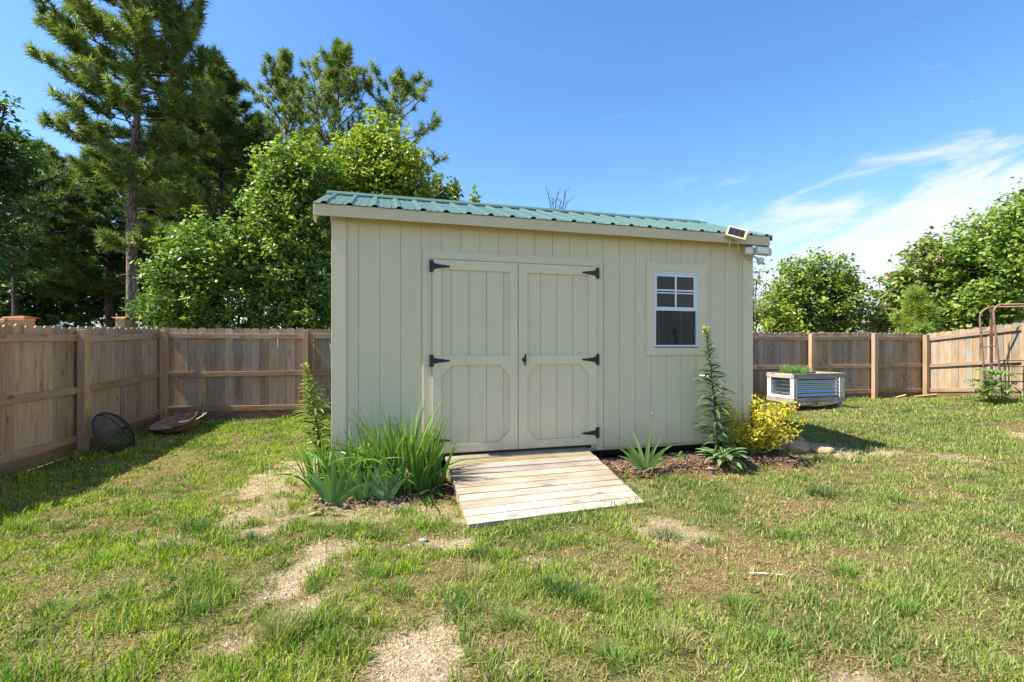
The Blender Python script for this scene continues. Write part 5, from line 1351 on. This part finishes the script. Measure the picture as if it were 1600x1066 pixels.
decid('leafy_tree', 'largest green tree at the right edge of the photo', 'tree', gbase(1580, Yt),
      [B(1590, 345, 40, 40, Yt), B(1545, 375, 34, 34, Yt), B(1520, 390, 22, 22, Yt), B(1600, 400, 60, 50, Yt), B(1540, 430, 55, 50, Yt), B(1600, 470, 70, 55, Yt), B(1530, 485, 55, 40, Yt), B(1640, 350, 45, 55, Yt), B(1660, 430, 55, 60, Yt)], 15, .125, GREEN[1:] + LIME[1:3], DG, .16, per=20, sig=.18, hollow=.35)
decid('leafy_shrub', 'low dull shrub between the lone round tree and the young pine', 'shrub', gbase(1358, 17), [B(1352, 508, 22, 12, 17), B(1375, 506, 18, 12, 17)], 14, .15, DULL, DG, .05, per=12, sig=.15)
pine('young_pine', 'bushy young light green pine peeking over the rear fence on the right', gbase(1432, 13.3), pz_of(464, 13.3), .5, 1.15, 31, None, nbr=46, trunk_r=.06, dead=0, sub=5, tsc=1.0, elev=(.35, 1.1), pal=((.16, .25, .04), (.24, .33, .06), (.32, .38, .08)), prof=lambda t: (1 - .85 * t))

# ------------------------------------------------------------------ houses far behind
hb = gbase(185, 40); hs = thing('neighbour_house', 'white sided house with a grey shingle roof seen through the pines', 'house', hb)
mb = MB(); mb.box(-4.2, 4.2, 0, 8, -.1, 2.7); mb.build('walls', M['hsiding'], hs)
mb = MB(); mb.prism([(-.4, 2.65), (4, 4.7), (8.4, 2.65), (8.4, 2.5), (4, 4.55), (-.4, 2.5)], -4.5, 4.5, lambda a, b, d: (d, a, b)); mb.build('roof', M['shingle'], hs)
mb = MB(); gx_ = (108 - 185) / F * 40; mb.prism([(gx_ - 1.1, 2.2), (gx_ + 1.1, 2.2), (gx_ + 1.1, 2.9), (gx_, 3.85), (gx_ - 1.1, 2.9)], -.8, 1.5, lambda a, b, d: (a, d, b)); mb.build('gable', M['hsiding'], hs)
mb = MB(); 
for s_1 in (-1, 1): mb.beam((gx_ + s_1 * 1.3, -.95, 2.78), (gx_, -.95, 3.95), .3, .14, (0, 0, 1))
mb.build('gable_trim', M['vinyl'], hs)
hb = gbase(1367, 48); hs = thing('neighbour_house', 'distant house whose dark roof edge shows between the right trees', 'house', hb)
zt_ = pz_of(493, 48); mb = MB(); mb.box(-3, 3, 0, 8, -.1, zt_ - 1.6); mb.build('walls', M['hsiding'], hs)
mb = MB(); mb.prism([(-.5, zt_ - 1.7), (4, zt_), (8.5, zt_ - 1.7), (8.5, zt_ - 1.85), (4, zt_ - .15), (-.5, zt_ - 1.85)], -3.4, 3.4, lambda a, b, d: (d, a, b)); mb.build('roof', M['shingle'], hs)

# ------------------------------------------------------------------ sky, sun, camera
SUN_AZ = Vector((math.cos(R(16.6)), math.sin(R(16.6)))); SUN_AZ.normalize(); EL = R(54)
sd = bpy.data.lights.new('sun', 'SUN'); sd.energy = 4.6; sd.angle = R(.53); sd.color = (1.0, .94, .84)
so = bpy.data.objects.new('sun', sd); COL.objects.link(so)
Ld = Vector((SUN_AZ.x * math.cos(EL), SUN_AZ.y * math.cos(EL), -math.sin(EL)))
so.rotation_euler = Ld.to_track_quat('-Z', 'Y').to_euler(); so.location = (-20, -10, 30)

w = bpy.data.worlds.new('World'); SC.world = w; w.use_nodes = True; t = w.node_tree; t.nodes.clear()
def N(typ, **kw):
    x = t.nodes.new(typ)
    for k, v in kw.items(): setattr(x, k, v)
    return x
def Mth(op, a, b=0.0):
    x = N('ShaderNodeMath', operation=op)
    for i, v in enumerate((a, b)):
        if isinstance(v, bpy.types.NodeSocket): t.links.new(v, x.inputs[i])
        else: x.inputs[i].default_value = v
    return x.outputs[0]
def Sst(v, a, b):
    x = N('ShaderNodeMapRange', interpolation_type='SMOOTHSTEP'); t.links.new(v, x.inputs[0]); x.inputs[1].default_value = a; x.inputs[2].default_value = b; return x.outputs[0]
sky = N('ShaderNodeTexSky', sky_type='NISHITA'); sky.sun_disc = False; sky.sun_elevation = EL
sky.sun_rotation = math.atan2(-SUN_AZ.x, -SUN_AZ.y); sky.air_density = 1.0; sky.dust_density = .6; sky.ozone_density = 2.0; sky.altitude = 200
hsv = N('ShaderNodeHueSaturation'); hsv.inputs['Saturation'].default_value = 1.24; hsv.inputs['Hue'].default_value = .503; hsv.inputs['Value'].default_value = .94; t.links.new(sky.outputs[0], hsv.inputs['Color'])
bg = N('ShaderNodeBackground'); bg.inputs[1].default_value = .11; t.links.new(hsv.outputs[0], bg.inputs[0])
tc = N('ShaderNodeTexCoord'); sp_ = N('ShaderNodeSeparateXYZ'); t.links.new(tc.outputs['Generated'], sp_.inputs[0])
yy = Mth('MAXIMUM', sp_.outputs[1], .08); p_ = Mth('DIVIDE', sp_.outputs[0], yy); q_ = Mth('DIVIDE', sp_.outputs[2], yy)
cb = N('ShaderNodeCombineXYZ'); t.links.new(Mth('MULTIPLY', p_, 2.2), cb.inputs[0]); t.links.new(Mth('SUBTRACT', Mth('MULTIPLY', q_, 8.0), Mth('MULTIPLY', p_, 2.2)), cb.inputs[1])
nz = N('ShaderNodeTexNoise'); nz.inputs['Scale'].default_value = 1.7; nz.inputs['Detail'].default_value = 9; nz.inputs['Roughness'].default_value = .6; nz.inputs['Distortion'].default_value = .5; t.links.new(cb.outputs[0], nz.inputs['Vector'])
line = Mth('SUBTRACT', Mth('ADD', Mth('MULTIPLY', p_, .30), .125), q_)
cov = Mth('ADD', Mth('MULTIPLY', line, 3.4), Mth('MULTIPLY', Mth('SUBTRACT', nz.outputs[0], .5), 2.0))
m1 = Mth('MULTIPLY', Sst(cov, -.14, .50), Sst(p_, .25, .62))
wisp = Mth('MULTIPLY', Mth('MULTIPLY', Sst(nz.outputs[0], .60, .80), .22), Sst(p_, -.1, .35))
mk = Mth('MINIMUM', Mth('ADD', Mth('MULTIPLY', m1, .93), wisp), 1.0)
bg2 = N('ShaderNodeBackground'); bg2.inputs[0].default_value = (.93, .96, 1.0, 1); bg2.inputs[1].default_value = .40
mx = N('ShaderNodeMixShader'); t.links.new(mk, mx.inputs[0]); t.links.new(bg.outputs[0], mx.inputs[1]); t.links.new(bg2.outputs[0], mx.inputs[2])
wo = N('ShaderNodeOutputWorld'); t.links.new(mx.outputs[0], wo.inputs[0])

cd = bpy.data.cameras.new('camera'); cam = bpy.data.objects.new('camera', cd); COL.objects.link(cam)
cam.location = (0, 0, CAMZ); cam.rotation_euler = (R(90), 0, 0)
cd.sensor_width = 36; cd.lens = F / 1600 * 36; cd.shift_y = (HY - 533) / 1600; cd.clip_start = .05; cd.clip_end = 2000
SC.camera = cam
SC.view_settings.view_transform = 'Standard'; SC.view_settings.look = 'None'; SC.view_settings.exposure = 1.47; SC.view_settings.gamma = 1
SC.render.engine = 'CYCLES'; SC.cycles.max_bounces = 8; SC.cycles.diffuse_bounces = 4; SC.cycles.transparent_max_bounces = 12
SC.cycles.use_denoising = True
